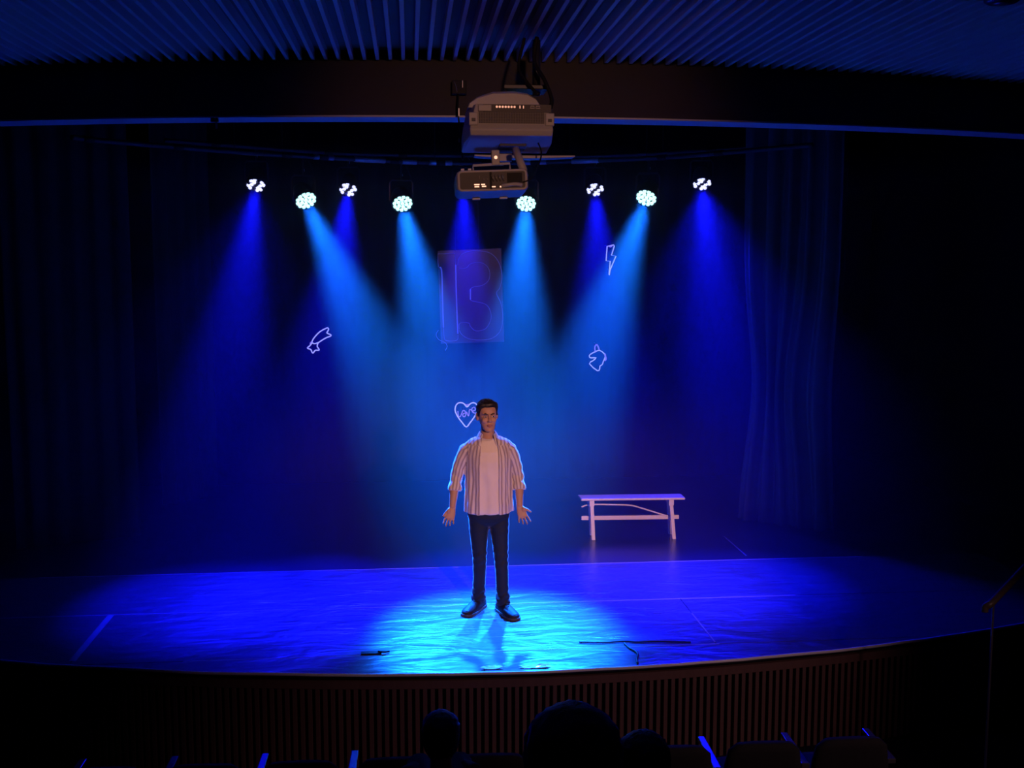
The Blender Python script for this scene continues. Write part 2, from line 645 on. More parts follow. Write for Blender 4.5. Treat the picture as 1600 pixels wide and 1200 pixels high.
# one par can: face at the origin, beam along -Z
prof = [(0.094, 0.0), (0.104, -0.012), (0.108, 0.0), (0.108, 0.05), (0.096, 0.07), (0.09, 0.12), (0.07, 0.17), (0.03, 0.185), (0.001, 0.186)]
can_c = MB().lathe([(0.001, 0.004), (0.094, 0.004)] + prof[1:], 28).mesh('housing', m_housing, True)
can_b = MB().lathe([(r * 0.92, h) for r, h in [(0.001, 0.004), (0.094, 0.004)] + prof[1:]], 28).mesh('housing', m_housing, True)
led_m = {}
for nm, mm in (('c', m_led_c), ('b', m_led_b), ('o', m_led_off)):
    led_m[nm] = MB().lathe([(0.001, -0.016), (0.010, -0.014), (0.0155, -0.008), (0.0175, 0.0), (0.0175, 0.006)], 12).mesh('led', mm, True)
yoke_m = MB()
yoke_m.tube([(-0.125, 0, -0.02), (-0.125, 0, 0.17), (-0.10, 0, 0.20), (0.10, 0, 0.20), (0.125, 0, 0.17), (0.125, 0, -0.02)], 0.012, 8, flat=0.4, ref=(0, 1, 0))
yoke_m = yoke_m.mesh('yoke', m_metal)
clamp_m = MB().box((0, 0, 0.0), (0.04, 0.05, 0.05)).mesh('clamp', m_metal, bevel=0.006)
stem_m = MB().tube([(0, 0, 0), (0, 0, 1)], 0.010, 8).mesh('stem', m_metal)
tail_m = MB().tube(catmull([(0.02, 0.05, 0.02), (0.09, 0.09, 0.10), (0.10, 0.06, 0.24), (0.05, 0.02, 0.36)], 6), 0.006, 6).mesh('power_cable', m_black, True)
tie_m = MB().box((0, 0, 0), (0.006, 0.006, 0.025)).mesh('cable_tie', mat('white_cable_tie', (0.7, 0.7, 0.72), 0.5))

HEX = [(0.078 * math.cos(R(30 * k)), 0.078 * math.sin(R(30 * k))) for k in range(12)] + \
      [(0.042 * math.cos(R(60 * k + 15)), 0.042 * math.sin(R(60 * k + 15))) for k in range(6)] + [(0, 0)]
BLIT = {0, 2, 3, 5, 6, 8, 9, 11, 12, 13, 15, 16}


def par_light(loc, target, pipe_z, kind, label, group):
    loc = Vector(loc)
    t = empty('stage_light', loc)
    q = (Vector(target) - loc).to_track_quat('-Z', 'Y')
    e = q.to_euler()
    h = link('housing', can_c if kind == 'c' else can_b, t, (0, 0, 0), e)
    sc = 1.12 if kind == 'c' else 1.05
    h.scale = (1.12,) * 3 if kind == 'c' else (1.14,) * 3
    for k, (a, b) in enumerate(HEX):
        nm = 'c' if kind == 'c' else ('b' if k in BLIT else 'o')
        p = q @ Vector((a * sc, b * sc, -0.004))
        link('led', led_m[nm], t, p, e).scale = (1.12,) * 3
    piv = q @ Vector((0, 0, 0.08))
    yaw = math.atan2(q @ Vector((0, 0, -1)) @ Vector((1, 0, 0)) if False else (q @ Vector((0, 0, -1))).x, -(q @ Vector((0, 0, -1))).y)
    link('yoke', yoke_m, t, piv, (0, 0, yaw))
    top = pipe_z - loc.z
    s = link('stem', stem_m, t, piv + Vector((0, 0, 0.2)))
    s.scale = (1, 1, max(0.03, top - piv.z - 0.2))
    link('clamp', clamp_m, t, (piv.x, piv.y, top))
    link('power_cable', tail_m, t, piv)
    link('cable_tie', tie_m, t, (piv.x + 0.014, piv.y - 0.02, piv.z + 0.25))
    if kind == 'c':
        sp = spot('beam', q @ Vector((0, 0, -0.03)), (0, 0, 0), P_CYAN, CYAN, 24, 0.9, 0.075, t)
    else:
        sp = spot('beam', q @ Vector((0, 0, -0.03)), (0, 0, 0), P_BLUE, BLUE, 27, 1.0, 0.07, t)
    sp.rotation_euler = e
    if kind == 'b' and (loc.x < -1 or loc.x > 2.5):
        s2 = spot('stray_light', q @ Vector((0, 0, -0.03)), (0, 0, 0), P_BLUE * (0.04 if loc.x < 0 else 0.22), BLUE, 66, 1.0, 0.07, t)
        s2.rotation_euler = e
    return tag(t, label, 'stage light', group)


CL = [((-1.048, 11.4, 3.50), 'round cyan stage light farthest out on the shooting star side'),
      ((-0.069, 11.9, 3.499), 'round cyan stage light nearest the 13 sign on its shooting star side'),
      ((1.267, 11.9, 3.506), 'round cyan stage light just right of and below the small projector'),
      ((2.463, 11.3, 3.539), 'round cyan stage light above the lightning bolt sign')]
for p, lb in CL:
    par_light(p, (0.66, 8.15, 0.0), ZC, 'c', lb, 'cyan stage lights')
BL = [((-1.667, 12.3, 3.713), (-1.85, 9.4, 0), 'outermost blue stage light on the shooting star side'),
      ((-0.70, 12.9, 3.71), (-0.95, 9.45, 0), 'blue stage light between the two cyan lights on the shooting star side'),
      ((0.64, 13.0, 3.725), (0.55, 9.6, 0), 'blue stage light hidden behind the small projector, above the 13 sign'),
      ((2.195, 12.9, 3.728), (1.85, 9.5, 0), 'blue stage light between the two cyan lights on the bench side'),
      ((3.296, 12.2, 3.753), (2.95, 9.45, 0), 'outermost blue stage light on the bench side')]
for p, tg, lb in BL:
    par_light(p, tg, ZB, 'b', lb, 'blue stage lights')

# ------------------------------------------------------------------ neon signs on the backdrop
m_neon = mat('lit_lavender_neon', (0.6, 0.6, 0.9), 0.3, emit=(0.40, 0.40, 1.0), es=0.9)
m_neon_v = mat('violet_neon', (0.5, 0.4, 0.9), 0.3, emit=(0.30, 0.22, 0.85), es=0.6)
m_tube_glint = mat('tube_highlight_glow', (0.4, 0.4, 0.7), 0.3, emit=(0.05, 0.06, 0.55), es=0.8)  # highlights on the upright tubes, put in as glow
m_faint = mat('faint_added_glow', (0.5, 0.5, 0.75), 0.2, emit=(0.05, 0.06, 0.35), es=0.2)  # scattered light on unlit tubes and lead, put in as faint glow
SY = 13.95
F_ = 1700.0
YAW, PIT = R(5.344), R(6.377)


def wall_pt(px, py, Y=SY):
    """a point of the photograph carried to the plane of the backdrop"""
    fw = Vector((math.sin(YAW) * math.cos(PIT), math.cos(YAW) * math.cos(PIT), -math.sin(PIT)))
    rt = Vector((math.cos(YAW), -math.sin(YAW), 0))
    up = rt.cross(fw)
    d = fw + rt * ((px - 800) / F_) - up * ((py - 600) / F_)
    return Vector((0, 0, 2.87)) + d * (Y / d.y)


def crop(pts, ox, oy, s):
    return [wall_pt(ox + a / s, oy + b / s) for a, b in pts]


def neon(name, label, strokes, hang, cat='neon sign'):
    allp = [p for st in strokes for p in st[1]]
    c = sum(allp, Vector()) / len(allp)
    t = empty(name, c)
    for (nm, pts, loop, r, m, sub) in strokes:
        q = catmull([p - c for p in pts], sub, loop) if sub > 1 else [p - c for p in pts]
        MB().tube(q, r, 8, ref=(0, 1, 0), loop=loop).build(nm, m, t, smooth=True)
    for h in hang:
        hp = h - c
        MB().tube([hp, hp + Vector((0, 0.10, 0.012)), hp + Vector((0, 0.185, 0.01))], 0.004, 6).build('hook', m_metal, t)
    return tag(t, label, cat, 'neon signs on the backdrop')


st = crop([(410, 665), (440, 600), (500, 520), (590, 430), (680, 375), (770, 335), (800, 360), (785, 410), (760, 445), (790, 470), (850, 495), (850, 525), (760, 560), (660, 615), (560, 680), (470, 705), (420, 685)], 460, 490, 15)
sb = crop([(410, 690), (360, 755), (305, 800), (330, 825), (375, 835), (395, 860), (410, 900), (435, 925), (465, 890), (495, 860), (560, 860), (580, 840), (545, 790), (535, 750), (555, 685)], 460, 490, 15)
sk = crop([(405, 660), (372, 690), (372, 715)], 460, 490, 15)
neon('shooting_star_neon', 'neon outline of a shooting star on the dark curtain', [('tail_tube', st, True, 0.0078, m_neon, 4), ('star_tube', sb, False, 0.0078, m_neon, 3), ('end_cap', sk, False, 0.007, m_neon_v, 2)], [st[5], sb[1]])
bo = crop([(243, 125), (295, 113), (299, 122), (277, 195), (312, 200), (266, 310), (260, 350), (258, 345), (267, 240), (235, 238)], 900, 360, 5)
bt = crop([(255, 122), (270, 130), (285, 118)], 900, 360, 5)
neon('lightning_bolt_neon', 'neon outline of a lightning bolt in the cyan beam', [('bolt_tube', bo, True, 0.0078, m_neon, 1), ('end_cap', bt, False, 0.006, m_neon_v, 2)], [bo[0], bo[5]])
ub = crop([(150, 948), (112, 968), (104, 984), (116, 996), (158, 995), (132, 1018), (105, 1042), (168, 1097), (185, 1080), (187, 1060), (205, 1048), (214, 1022), (228, 990), (222, 965), (185, 937)], 900, 360, 5)
uh = crop([(150, 946), (147, 912), (160, 892), (173, 908), (181, 934)], 900, 360, 5)
um = crop([(226, 965), (230, 985), (234, 1005), (222, 1018)], 900, 360, 5)
neon('unicorn_head_neon', 'neon outline of a horned horse head below the lightning bolt', [('head_tube', ub, True, 0.0076, m_neon, 2), ('horn_tube', uh, False, 0.009, m_neon_v, 4), ('mane_tube', um, False, 0.011, m_neon_v, 4)], [uh[2], ub[7]])
he = crop([(365, 622), (290, 540), (222, 450), (180, 360), (180, 285), (215, 225), (275, 208), (330, 230), (378, 282), (430, 230), (490, 210), (540, 240), (556, 310), (540, 390), (490, 470), (430, 550)], 695, 610, 10.9)
lv = crop([(222, 350), (232, 430), (258, 450), (285, 400), (305, 350), (335, 345), (356, 375), (355, 425), (325, 450), (305, 425), (318, 395), (350, 385), (372, 372), (400, 435), (412, 405), (418, 340), (432, 322), (475, 350), (520, 330), (505, 290), (468, 300), (462, 350), (500, 385), (548, 385)], 695, 610, 10.9)
hc = crop([(345, 238), (378, 250), (412, 238)], 695, 610, 10.9)
neon('heart_neon', 'neon heart with the handwritten word love beside the performer', [('heart_tube', he, True, 0.0082, m_neon, 3), ('love_lettering', lv, False, 0.0064, m_neon_v, 4), ('end_cap', hc, False, 0.009, m_neon_v, 3)], [he[6], he[10]])

# the 13 sign: clear acrylic sheet with neon tube numerals
c13 = [wall_pt(*p, SY + 0.03) for p in ((689, 537), (788, 534), (783, 388), (684, 392))]
cc = sum(c13, Vector()) / 4
t13 = empty('number_sign', cc)
m_acr = bpy.data.materials.new('clear_acrylic')
m_acr.use_nodes = True
nt = m_acr.node_tree
bs = nt.nodes['Principled BSDF']
bs.inputs['Base Color'].default_value = (0.50, 0.44, 0.62, 1)
bs.inputs['Roughness'].default_value = 0.25
bs.inputs['Alpha'].default_value = 0.42
mbp = MB()
mbp.hexa([p - cc for p in c13][:0] or [c13[0] - cc, c13[1] - cc, c13[1] - cc + Vector((0, 0.006, 0)), c13[0] - cc + Vector((0, 0.006, 0)),
                                      c13[3] - cc, c13[2] - cc, c13[2] - cc + Vector((0, 0.006, 0)), c13[3] - cc + Vector((0, 0.006, 0))])
mbp.build('acrylic_sheet', m_acr, t13)


def t13tube(nm, pts, m, r=0.008, sub=4, loop=False):
    q = [p - cc for p in crop(pts, 660, 360, 6)]
    if sub > 1:
        q = catmull(q, sub, loop)
    MB().tube(q, r, 8, ref=(0, 1, 0), loop=loop).build(nm, m, t13, smooth=True)


t13tube('numeral_one_top', [(150, 345), (145, 290), (145, 220), (305, 218), (310, 322)], m_faint, 0.006, 1)
t13tube('numeral_one_stem', [(160, 345), (180, 375), (186, 560), (192, 760), (198, 910)], m_tube_glint, 0.0085)
t13tube('numeral_one_stem', [(312, 322), (316, 520), (322, 740), (332, 970)], m_tube_glint, 0.0085)
t13tube('numeral_one_foot', [(198, 915), (205, 1000), (225, 1034), (322, 1030), (333, 980)], m_faint, 0.006, 3)
t13tube('numeral_three_outer', [(345, 930), (338, 880), (330, 330), (338, 270), (372, 222), (440, 197), (520, 192), (620, 207), (692, 262), (735, 350), (746, 450), (725, 540), (695, 590), (735, 680), (752, 780), (748, 880), (718, 960), (650, 1012), (540, 1028), (430, 1015), (368, 975), (347, 935)][2:], m_faint, 0.006)
t13tube('numeral_three_inner', [(345, 355), (410, 350), (450, 315), (510, 300), (570, 310), (615, 350), (632, 410), (615, 475), (560, 515), (480, 530), (450, 548)], m_faint, 0.006)
t13tube('numeral_three_stub', [(449, 550), (450, 600), (450, 650)], m_tube_glint, 0.0085)
t13tube('numeral_three_inner', [(452, 655), (480, 665), (585, 690), (632, 745), (642, 830), (600, 915), (540, 940), (490, 938), (450, 900), (432, 868), (350, 872), (346, 930)], m_faint, 0.006)
t13tube('power_lead', [(150, 935), (130, 975), (150, 1020), (215, 1055), (232, 1090), (215, 1125)], m_faint, 0.005)
MB().tube([(0.10, 0.0, 0.58), (0.09, 0.0, 1.3)], 0.003, 6).build('hanging_wire', m_metal, t13)
MB().tube([(-0.2, 0.0, 0.57), (-0.2, 0.0, 1.3)], 0.003, 6).build('hanging_wire', m_metal, t13)
for hx in (-0.25, 0.25):
    MB().tube([(hx, 0.0, 0.40), (hx, 0.08, 0.41), (hx, 0.155, 0.41)], 0.005, 6).build('hook', m_metal, t13)
tag(t13, 'clear acrylic sheet with neon tube numerals 13', 'sign', 'neon signs on the backdrop')

# ------------------------------------------------------------------ bench
m_white = noisy('white_painted_wood', (0.62, 0.58, 0.57), (0.74, 0.70, 0.69), 6, 0.45, 0.5, 0.1, (1, 8, 8))
bx, by = 2.285, 11.05
t = empty('bench', (bx, by, 0))
t.rotation_euler = (0, 0, R(-2.5))
MB().hexa([(-0.535, -0.125, 0.415), (0.55, -0.125, 0.415), (0.545, 0.075, 0.415), (-0.55, 0.075, 0.415),
           (-0.535, -0.125, 0.437), (0.55, -0.125, 0.437), (0.545, 0.075, 0.437), (-0.55, 0.075, 0.437)]).build('seat', m_white, t, bevel=0.006)


def post(p, q, w, d):
    """a squared leg from p up to q"""
    p, q = Vector(p), Vector(q)
    m = MB()
    m.hexa([p + Vector(a) for a in ((-w, -d, 0), (w, -d, 0), (w, d, 0), (-w, d, 0))] + [q + Vector(a) for a in ((-w, -d, 0), (w, -d, 0), (w, d, 0), (-w, d, 0))])
    return m


for sx, x0, x1 in ((-1, -0.405, -0.425), (1, 0.44, 0.405)):
    for sy in (-1, 1):
        lg = post((x0, sy * 0.10 - 0.02, 0), (x1, sy * 0.07 - 0.025, 0.415), 0.019, 0.019).build('leg', m_white, t, bevel=0.005)
        MB().box((x1 + (x0 - x1) * 0.08, sy * 0.072 - 0.025, 0.385), (0.052, 0.05, 0.058)).build('leg_bracket', m_white, lg, bevel=0.004)
    MB().box(((x0 + x1) / 2, -0.022, 0.205), (0.03, 0.15, 0.04)).build('cross_rail', m_white, t, bevel=0.004)
MB().box((-0.005, -0.01, 0.208), (1.03, 0.03, 0.042)).build('stretcher', m_white, t, bevel=0.004)
MB().tube(catmull([(-0.52, -0.01, 0.325), (-0.42, -0.01, 0.350), (-0.15, -0.02, 0.347), (0.0, -0.02, 0.338), (0.1, -0.02, 0.312), (0.40, -0.02, 0.215)], 6), 0.0085, 8).build('brace_rod', m_white, t, smooth=True)
tag(t, 'long white wooden bench with trestle legs at the back of the stage', 'bench')

# ------------------------------------------------------------------ projectors under the ceiling
m_proj = mat('ivory_projector_case', (0.52, 0.50, 0.47), 0.45)
m_projd = mat('projector_dark_panel', (0.05, 0.042, 0.038), 0.5)
m_port = mat('connector_metal', (0.6, 0.58, 0.52), 0.3, 0.7)
m_tee0 = mat('white_connector_rim', (0.85, 0.82, 0.76), 0.4)
m_grille = mat('grille_bar', (0.16, 0.14, 0.13), 0.5)
t = empty('large_projector', (0.587, 6.3, 3.588))
mb = MB()
mb.loft([[(-0.235, 0.0, 0), (0.235, 0.0, 0), (0.262, 0.25, -0.02), (0.262, 0.50, -0.05), (-0.262, 0.50, -0.05), (-0.262, 0.25, -0.02)],
         [(-0.238, -0.01, 0.035), (0.238, -0.01, 0.035), (0.268, 0.25, 0.04), (0.262, 0.52, 0.03), (-0.262, 0.52, 0.03), (-0.268, 0.25, 0.04)],
         [(-0.235, 0.0, 0.065), (0.235, 0.0, 0.065), (0.262, 0.25, 0.08), (0.255, 0.51, 0.08), (-0.255, 0.51, 0.08), (-0.262, 0.25, 0.08)],
         [(-0.205, 0.012, 0.178), (0.205, 0.012, 0.178), (0.24, 0.25, 0.185), (0.23, 0.49, 0.15), (-0.23, 0.49, 0.15), (-0.24, 0.25, 0.185)]])
body = mb.build('case', m_proj, t, bevel=0.008)
# rounded top cover
rg = []
for (y, s, h) in ((0.08, 0.96, 0.86), (0.11, 1.0, 1.0), (0.40, 1.0, 1.0), (0.46, 0.9, 0.75)):
    rg.append([(-0.245 + 0.0 * s, y, 0.165), (-0.235, y, 0.165 + 0.03 * h), (-0.19, y, 0.165 + 0.065 * h), (-0.10, y, 0.165 + 0.095 * h), (0.02, y, 0.165 + 0.10 * h),
               (0.10, y, 0.165 + 0.09 * h), (0.15, y, 0.165 + 0.06 * h), (0.175, y, 0.165 + 0.02 * h), (0.178, y, 0.165)])
MB().loft(rg).build('top_cover', m_proj, t, bevel=0.004)
pan = MB().box((0.032, 0.006, 0.153), (0.39, 0.016, 0.042)).build('connector_panel', m_projd, t)
for k in range(7):
    MB().lathe([(0.001, 0.0), (0.0065, 0.0), (0.0065, 0.012), (0.001, 0.012)], 10, (-0.085 + k * 0.0168, 0.001, 0.160), Matrix.Rotation(R(90), 3, 'X')).build('round_port', m_port, pan)
for x in (0.047, 0.067):
    MB().box((x, -0.004, 0.160), (0.006, 0.010, 0.016)).build('slot_port', m_port, pan)
for x in (0.118, 0.150):
    MB().tube([(x - 0.013, -0.008, 0.154), (x - 0.009, -0.008, 0.166), (x + 0.009, -0.008, 0.166), (x + 0.013, -0.008, 0.154)], 0.0032, 6, loop=True).build('serial_port', m_tee0, pan)
MB().box((-0.153, -0.004, 0.152), (0.075, 0.024, 0.036)).build('terminal_cover', m_proj, t, bevel=0.004)
gr = MB().box((0.0, 0.004, 0.100), (0.375, 0.016, 0.062)).build('vent_grille', m_projd, t)
for k in range(26):
    MB().box((-0.178 + k * 0.01425, -0.006, 0.100), (0.0035, 0.008, 0.060)).build('grille_bar', m_grille, gr)
for k in range(4):
    MB().box((0.0, -0.0075, 0.076 + k * 0.016), (0.365, 0.004, 0.0025)).build('grille_rail', m_grille, gr)
for sx in (-1, 1):
    fo = MB().box((sx * 0.218, 0.004, 0.092), (0.052, 0.036, 0.072)).build('corner_block', m_proj, t, bevel=0.006)
    MB().box((sx * 0.218, -0.017, 0.086), (0.022, 0.006, 0.018)).build('latch', m_projd, fo)
MB().box((0.03, 0.30, -0.030), (0.16, 0.14, 0.02), Matrix.Rotation(R(-5), 3, 'X')).build('access_panel', m_projd, t, bevel=0.003)
# ceiling mount
mo = MB().box((0.10, 0.27, 0.30), (0.26, 0.22, 0.025)).build('mount_plate', m_metal, t, bevel=0.004)
MB().tube([(0.176, 0.30, 0.27), (0.176, 0.30, 0.592)], 0.024, 12).build('mount_pole', m_metal, t, smooth=True)
MB().tube([(-0.02, 0.2, 0.30), (-0.02, 0.2, 0.25)], 0.012, 8).build('mount_bolt', m_metal, t)
MB().tube(catmull([(0.17, 0.22, 0.592), (0.15, 0.18, 0.45), (0.2, 0.10, 0.33), (0.235, 0.05, 0.22), (0.225, 0.02, 0.16)], 6), 0.012, 8).build('cable', m_black, t, smooth=True)
MB().tube(catmull([(0.10, 0.25, 0.592), (0.06, 0.20, 0.42), (0.10, 0.12, 0.32), (0.16, 0.06, 0.24)], 6), 0.009, 8).build('cable', m_black, t, smooth=True)
# curved support plate below
mb = MB()
top, bot = [], []
for k in range(13):
    x = -0.19 + 0.61 * k / 12
    zz = -0.083 + 0.006 * math.cos((k - 6) / 6 * 1.5) * -1.2 + 0.007
    w = 0.004 + 0.004 * math.sin(math.pi * k / 12)
    top.append((x, zz + w))
    bot.append((x, zz - w))
sec = top + bot[::-1]
mb.loft([[(x, 0.36, z) for x, z in sec], [(x, 0.50, z) for x, z in sec]])
MB.build(mb, 'support_plate', m_proj, t)
MB().box((-0.01, 0.34, -0.092), (0.085, 0.05, 0.045)).build('support_bracket', m_proj, t, bevel=0.004)
tag(t, 'large ivory projector hanging from the slatted ceiling, rear vents facing the viewer', 'projector')

t = empty('small_projector', (0.472, 6.2, 3.273), (0, R(-2.2), 0))
m_proj2 = mat('white_projector_case', (0.62, 0.60, 0.60), 0.4)


def rrect(w, h, r, y, z0, n=5):
    out = []
    for cx, cz, a0 in ((w - r, h - r, 0), (-w + r, h - r, 90), (-w + r, r, 180), (w - r, r, 270)):
        for k in range(n + 1):
            a = R(a0 + 90 * k / n)
            out.append((cx + r * math.cos(a), y, z0 + cz + r * math.sin(a)))
    return out


mb = MB().loft([rrect(0.198, 0.112, 0.02, 0.0, 0), rrect(0.203, 0.118, 0.024, 0.02, -0.004), rrect(0.206, 0.125, 0.03, 0.16, -0.016), rrect(0.203, 0.125, 0.03, 0.30, -0.026), rrect(0.19, 0.11, 0.03, 0.32, -0.02)])
mb.build('case', m_proj2, t, bevel=0.0)
MB().tube(rrect(0.190, 0.104, 0.018, -0.002, 0.004), 0.0075, 8, ref=(0, 1, 0), loop=True).build('rear_bezel', m_proj2, t, smooth=True)
pan = MB().loft([rrect(0.188, 0.102, 0.017, -0.003, 0.005), rrect(0.188, 0.102, 0.017, 0.004, 0.005)]).build('rear_panel', m_projd, t)
for k in range(4):
    MB().tube(catmull([(-0.005 + k * 0.019, -0.006, 0.085), (0.0 + k * 0.019, -0.022, 0.07), (0.006 + k * 0.019, -0.012, 0.052)], 4), 0.0042, 8).build('cable_plug', m_port, pan, smooth=True)
for x, z, w, h in ((-0.09, 0.035, 0.03, 0.006), (-0.055, 0.035, 0.022, 0.006), (-0.09, 0.023, 0.026, 0.007), (-0.05, 0.024, 0.024, 0.007), (-0.075, 0.075, 0.006, 0.02), (-0.05, 0.062, 0.008, 0.008), (-0.03, 0.062, 0.008, 0.008), (0.005, 0.02, 0.02, 0.006), (0.045, 0.019, 0.012, 0.008)):
    MB().box((x, -0.006, z), (w, 0.008, h)).build('socket', m_grille if z > 0.05 else m_port, pan)
MB().box((-0.01, -0.006, 0.055), (0.012, 0.006, 0.095)).build('divider', m_black, pan)
MB().box((0.125, -0.006, 0.067), (0.085, 0.006, 0.055)).build('intake_grille', m_black, pan)
MB().tube(catmull([(0.05, -0.01, 0.022), (0.09, -0.02, 0.028), (0.13, -0.016, 0.03), (0.165, -0.012, 0.024)], 4), 0.011, 8).build('cable_loop', m_proj2, pan, smooth=True)
for x in (-0.165, -0.125):
    MB().box((x, 0.03, 0.121), (0.018, 0.018, 0.014)).build('rubber_foot', m_proj2, t)
for x in (-0.08, 0.08):
    MB().box((x, 0.26, -0.030), (0.045, 0.04, 0.01)).build('adjuster_foot', m_proj2, t)
# bracket up to the large projector
MB().tube([(-0.10, 0.10, 0.112), (-0.10, 0.10, 0.150), (0.11, 0.10, 0.156), (0.11, 0.10, 0.115)], 0.008, 8).build('mount_frame', m_proj2, t, smooth=True)
MB().box((0.03, 0.11, 0.19), (0.046, 0.045, 0.085)).build('swivel_joint', m_proj, t, bevel=0.005)
MB().lathe([(0.001, 0), (0.010, 0), (0.010, 0.01), (0.001, 0.01)], 10, (0.03, 0.088, 0.19), Matrix.Rotation(R(90), 3, 'X')).build('pivot_bolt', m_port, t)
MB().tube([(0.185, 0.06, 0.108), (0.150, 0.14, 0.24)], 0.022, 12).build('support_pole', m_proj, t, smooth=True)
MB().tube(catmull([(0.17, -0.004, 0.04), (0.22, 0.0, 0.06), (0.27, 0.1, 0.13), (0.31, 0.22, 0.22), (0.30, 0.32, 0.30)], 8), 0.0045, 6).build('cable', m_black, t, smooth=True)
tag(t, 'small white projector slung under the large one, sockets on its back', 'projector')

# junction box and cable on the header
t = empty('junction_box', (0.333, 7.285, 3.96))
MB().box((0, 0, 0.043), (0.095, 0.07, 0.086)).build('box', m_black, t, bevel=0.004)
MB().tube(catmull([(-0.035, -0.037, 0.08), (-0.022, -0.04, 0.05), (-0.015, -0.038, 0.01)], 4), 0.003, 6).build('wire', m_steel, t)
MB().tube([(0.022, -0.037, 0.085), (0.022, -0.037, 0.04)], 0.003, 6).build('wire', m_steel, t)
MB().tube(catmull([(-0.005, -0.02, 0.0), (-0.01, -0.05, -0.10), (-0.002, -0.06, -0.2), (0.01, -0.05, -0.32), (0.02, -0.03, -0.42)], 6), 0.005, 6).build('hanging_cable', m_black, t, smooth=True)
for z in (-0.12, -0.3):
    MB().box((-0.004, -0.064, z), (0.006, 0.006, 0.05 if z > -0.2 else 0.025)).build('cable_tie', m_steel, t)
tag(t, 'small black junction box on the header beside the large projector', 'junction box')

# small clamp on the header strip
t = empty('cable_clamp', (-1.28, front_y(-1.28) + 0.03, 3.80))
MB().box((0, 0, 0.01), (0.05, 0.03, 0.026)).build('body', m_metal, t, bevel=0.003)
MB().box((0.01, 0, -0.02), (0.012, 0.012, 0.05)).build('screw', m_steel, t)
tag(t, 'small metal clamp under the header strip, shooting star side', 'clamp')

# ceiling downlight at the corner of the slats
t = empty('ceiling_downlight', (2.96, 5.36, CZ))
MB().lathe([(0.001, -0.022), (0.07, -0.022), (0.085, -0.012), (0.09, 0.011), (0.001, 0.011)], 24).build('ring', m_metal, t, smooth=True)
MB().lathe([(0.001, -0.030), (0.03, -0.029), (0.045, -0.022), (0.001, -0.0221)], 20).build('lens', m_steel, t, smooth=True)
tag(t, 'dark round downlight on the plain ceiling where the slats end', 'ceiling light')

# ------------------------------------------------------------------ handrail by the stage steps
m_rail = mat('varnished_rail', (0.10, 0.075, 0.055), 0.4)
t = empty('handrail', (3.715, 6.5, tread_z(6.5)))
z0 = tread_z(6.5)
d = Vector((0.403, 0.30, 0.145))
bpt = Vector((0.0, 0, 0.688 - z0))
MB().tube(catmull([(-0.045, 0.0, 0.630 - z0), (-0.040, 0.0, 0.662 - z0), bpt, bpt + d * 0.3, bpt + d, bpt + d * 2.2], 6), 0.024, 12).build('rail', m_rail, t, smooth=True)
MB().tube([(0.02, 0.012, 0.0), (0.02, 0.012, 0.688 - z0)], 0.008, 8).build('post', m_steel, t)
e2 = bpt + d * 2.0
MB().tube([(e2.x, e2.y, 0.0), tuple(e2)], 0.008, 8).build('post', m_steel, t)
tag(t, 'brown wooden handrail on a thin post beside the stage', 'handrail')

# ------------------------------------------------------------------ things lying along the stage edge
tag(MB().tube(catmull([(1.25, 7.89, 0.012), (1.42, 7.865, 0.012), (1.60, 7.875, 0.012), (1.68, 7.85, 0.012), (1.84, 7.845, 0.012), (2.09, 7.81, 0.012)], 6), 0.006, 8).build('cable', m_black, smooth=True),
    'black cable lying on the vinyl near the stage edge', 'cable')
tag(MB().tube(catmull([(1.585, 7.84, 0.012), (1.60, 7.75, 0.012), (1.64, 7.62, 0.012), (1.61, 7.50, 0.012), (1.60, 7.42, 0.012)], 6), 0.008, 8).build('cable', m_metal, smooth=True),
    'thin cable running from the black cable to the stage edge', 'cable')
t = empty('floor_socket', (-0.31, 7.81, 0.004))
MB().box((0, 0, 0.006), (0.15, 0.05, 0.012)).build('plate', m_black, t, bevel=0.003)
MB().tube(catmull([(0.05, 0, 0.016), (0.09, -0.02, 0.018), (0.13, 0.01, 0.01)], 4), 0.007, 8).build('plug_lead', m_black, t, smooth=True)
tag(t, 'flat black cable plate on the vinyl seam left of the performer', 'cable plate')
m_clear = mat('shiny_plastic_tape', (0.75, 0.78, 0.8), 0.12)


def crumple(cx, cy, w, h, seed):
    m = MB()
    n, k = 9, 5
    vs = []
    for j in range(k + 1):
        for i in range(n + 1):
            x, y = cx + w * (i / n - 0.5) * (0.8 + 0.2 * math.sin(j * 2.1 + seed)), cy + h * (j / k - 0.5)
            vs.append((x, y, 0.008 + 0.016 * abs(noise.noise(Vector((x * 22, y * 40, seed))))))
    fs = [(j * (n + 1) + i, j * (n + 1) + i + 1, (j + 1) * (n + 1) + i + 1, (j + 1) * (n + 1) + i) for j in range(k) for i in range(n)]
    m.add(vs, fs)
    o = m.build('crumpled_tape', m_clear)
    s = o.modifiers.new('t', 'SOLIDIFY')
    s.thickness = 0.002
    return o


tag(crumple(0.55, 7.44, 0.17, 0.06, 1), 'crumpled shiny tape scrap at the stage edge, nearer the shooting star side', 'tape')
tag(crumple(0.86, 7.43, 0.24, 0.06, 4), 'longer crumpled shiny tape scrap at the stage edge', 'tape')

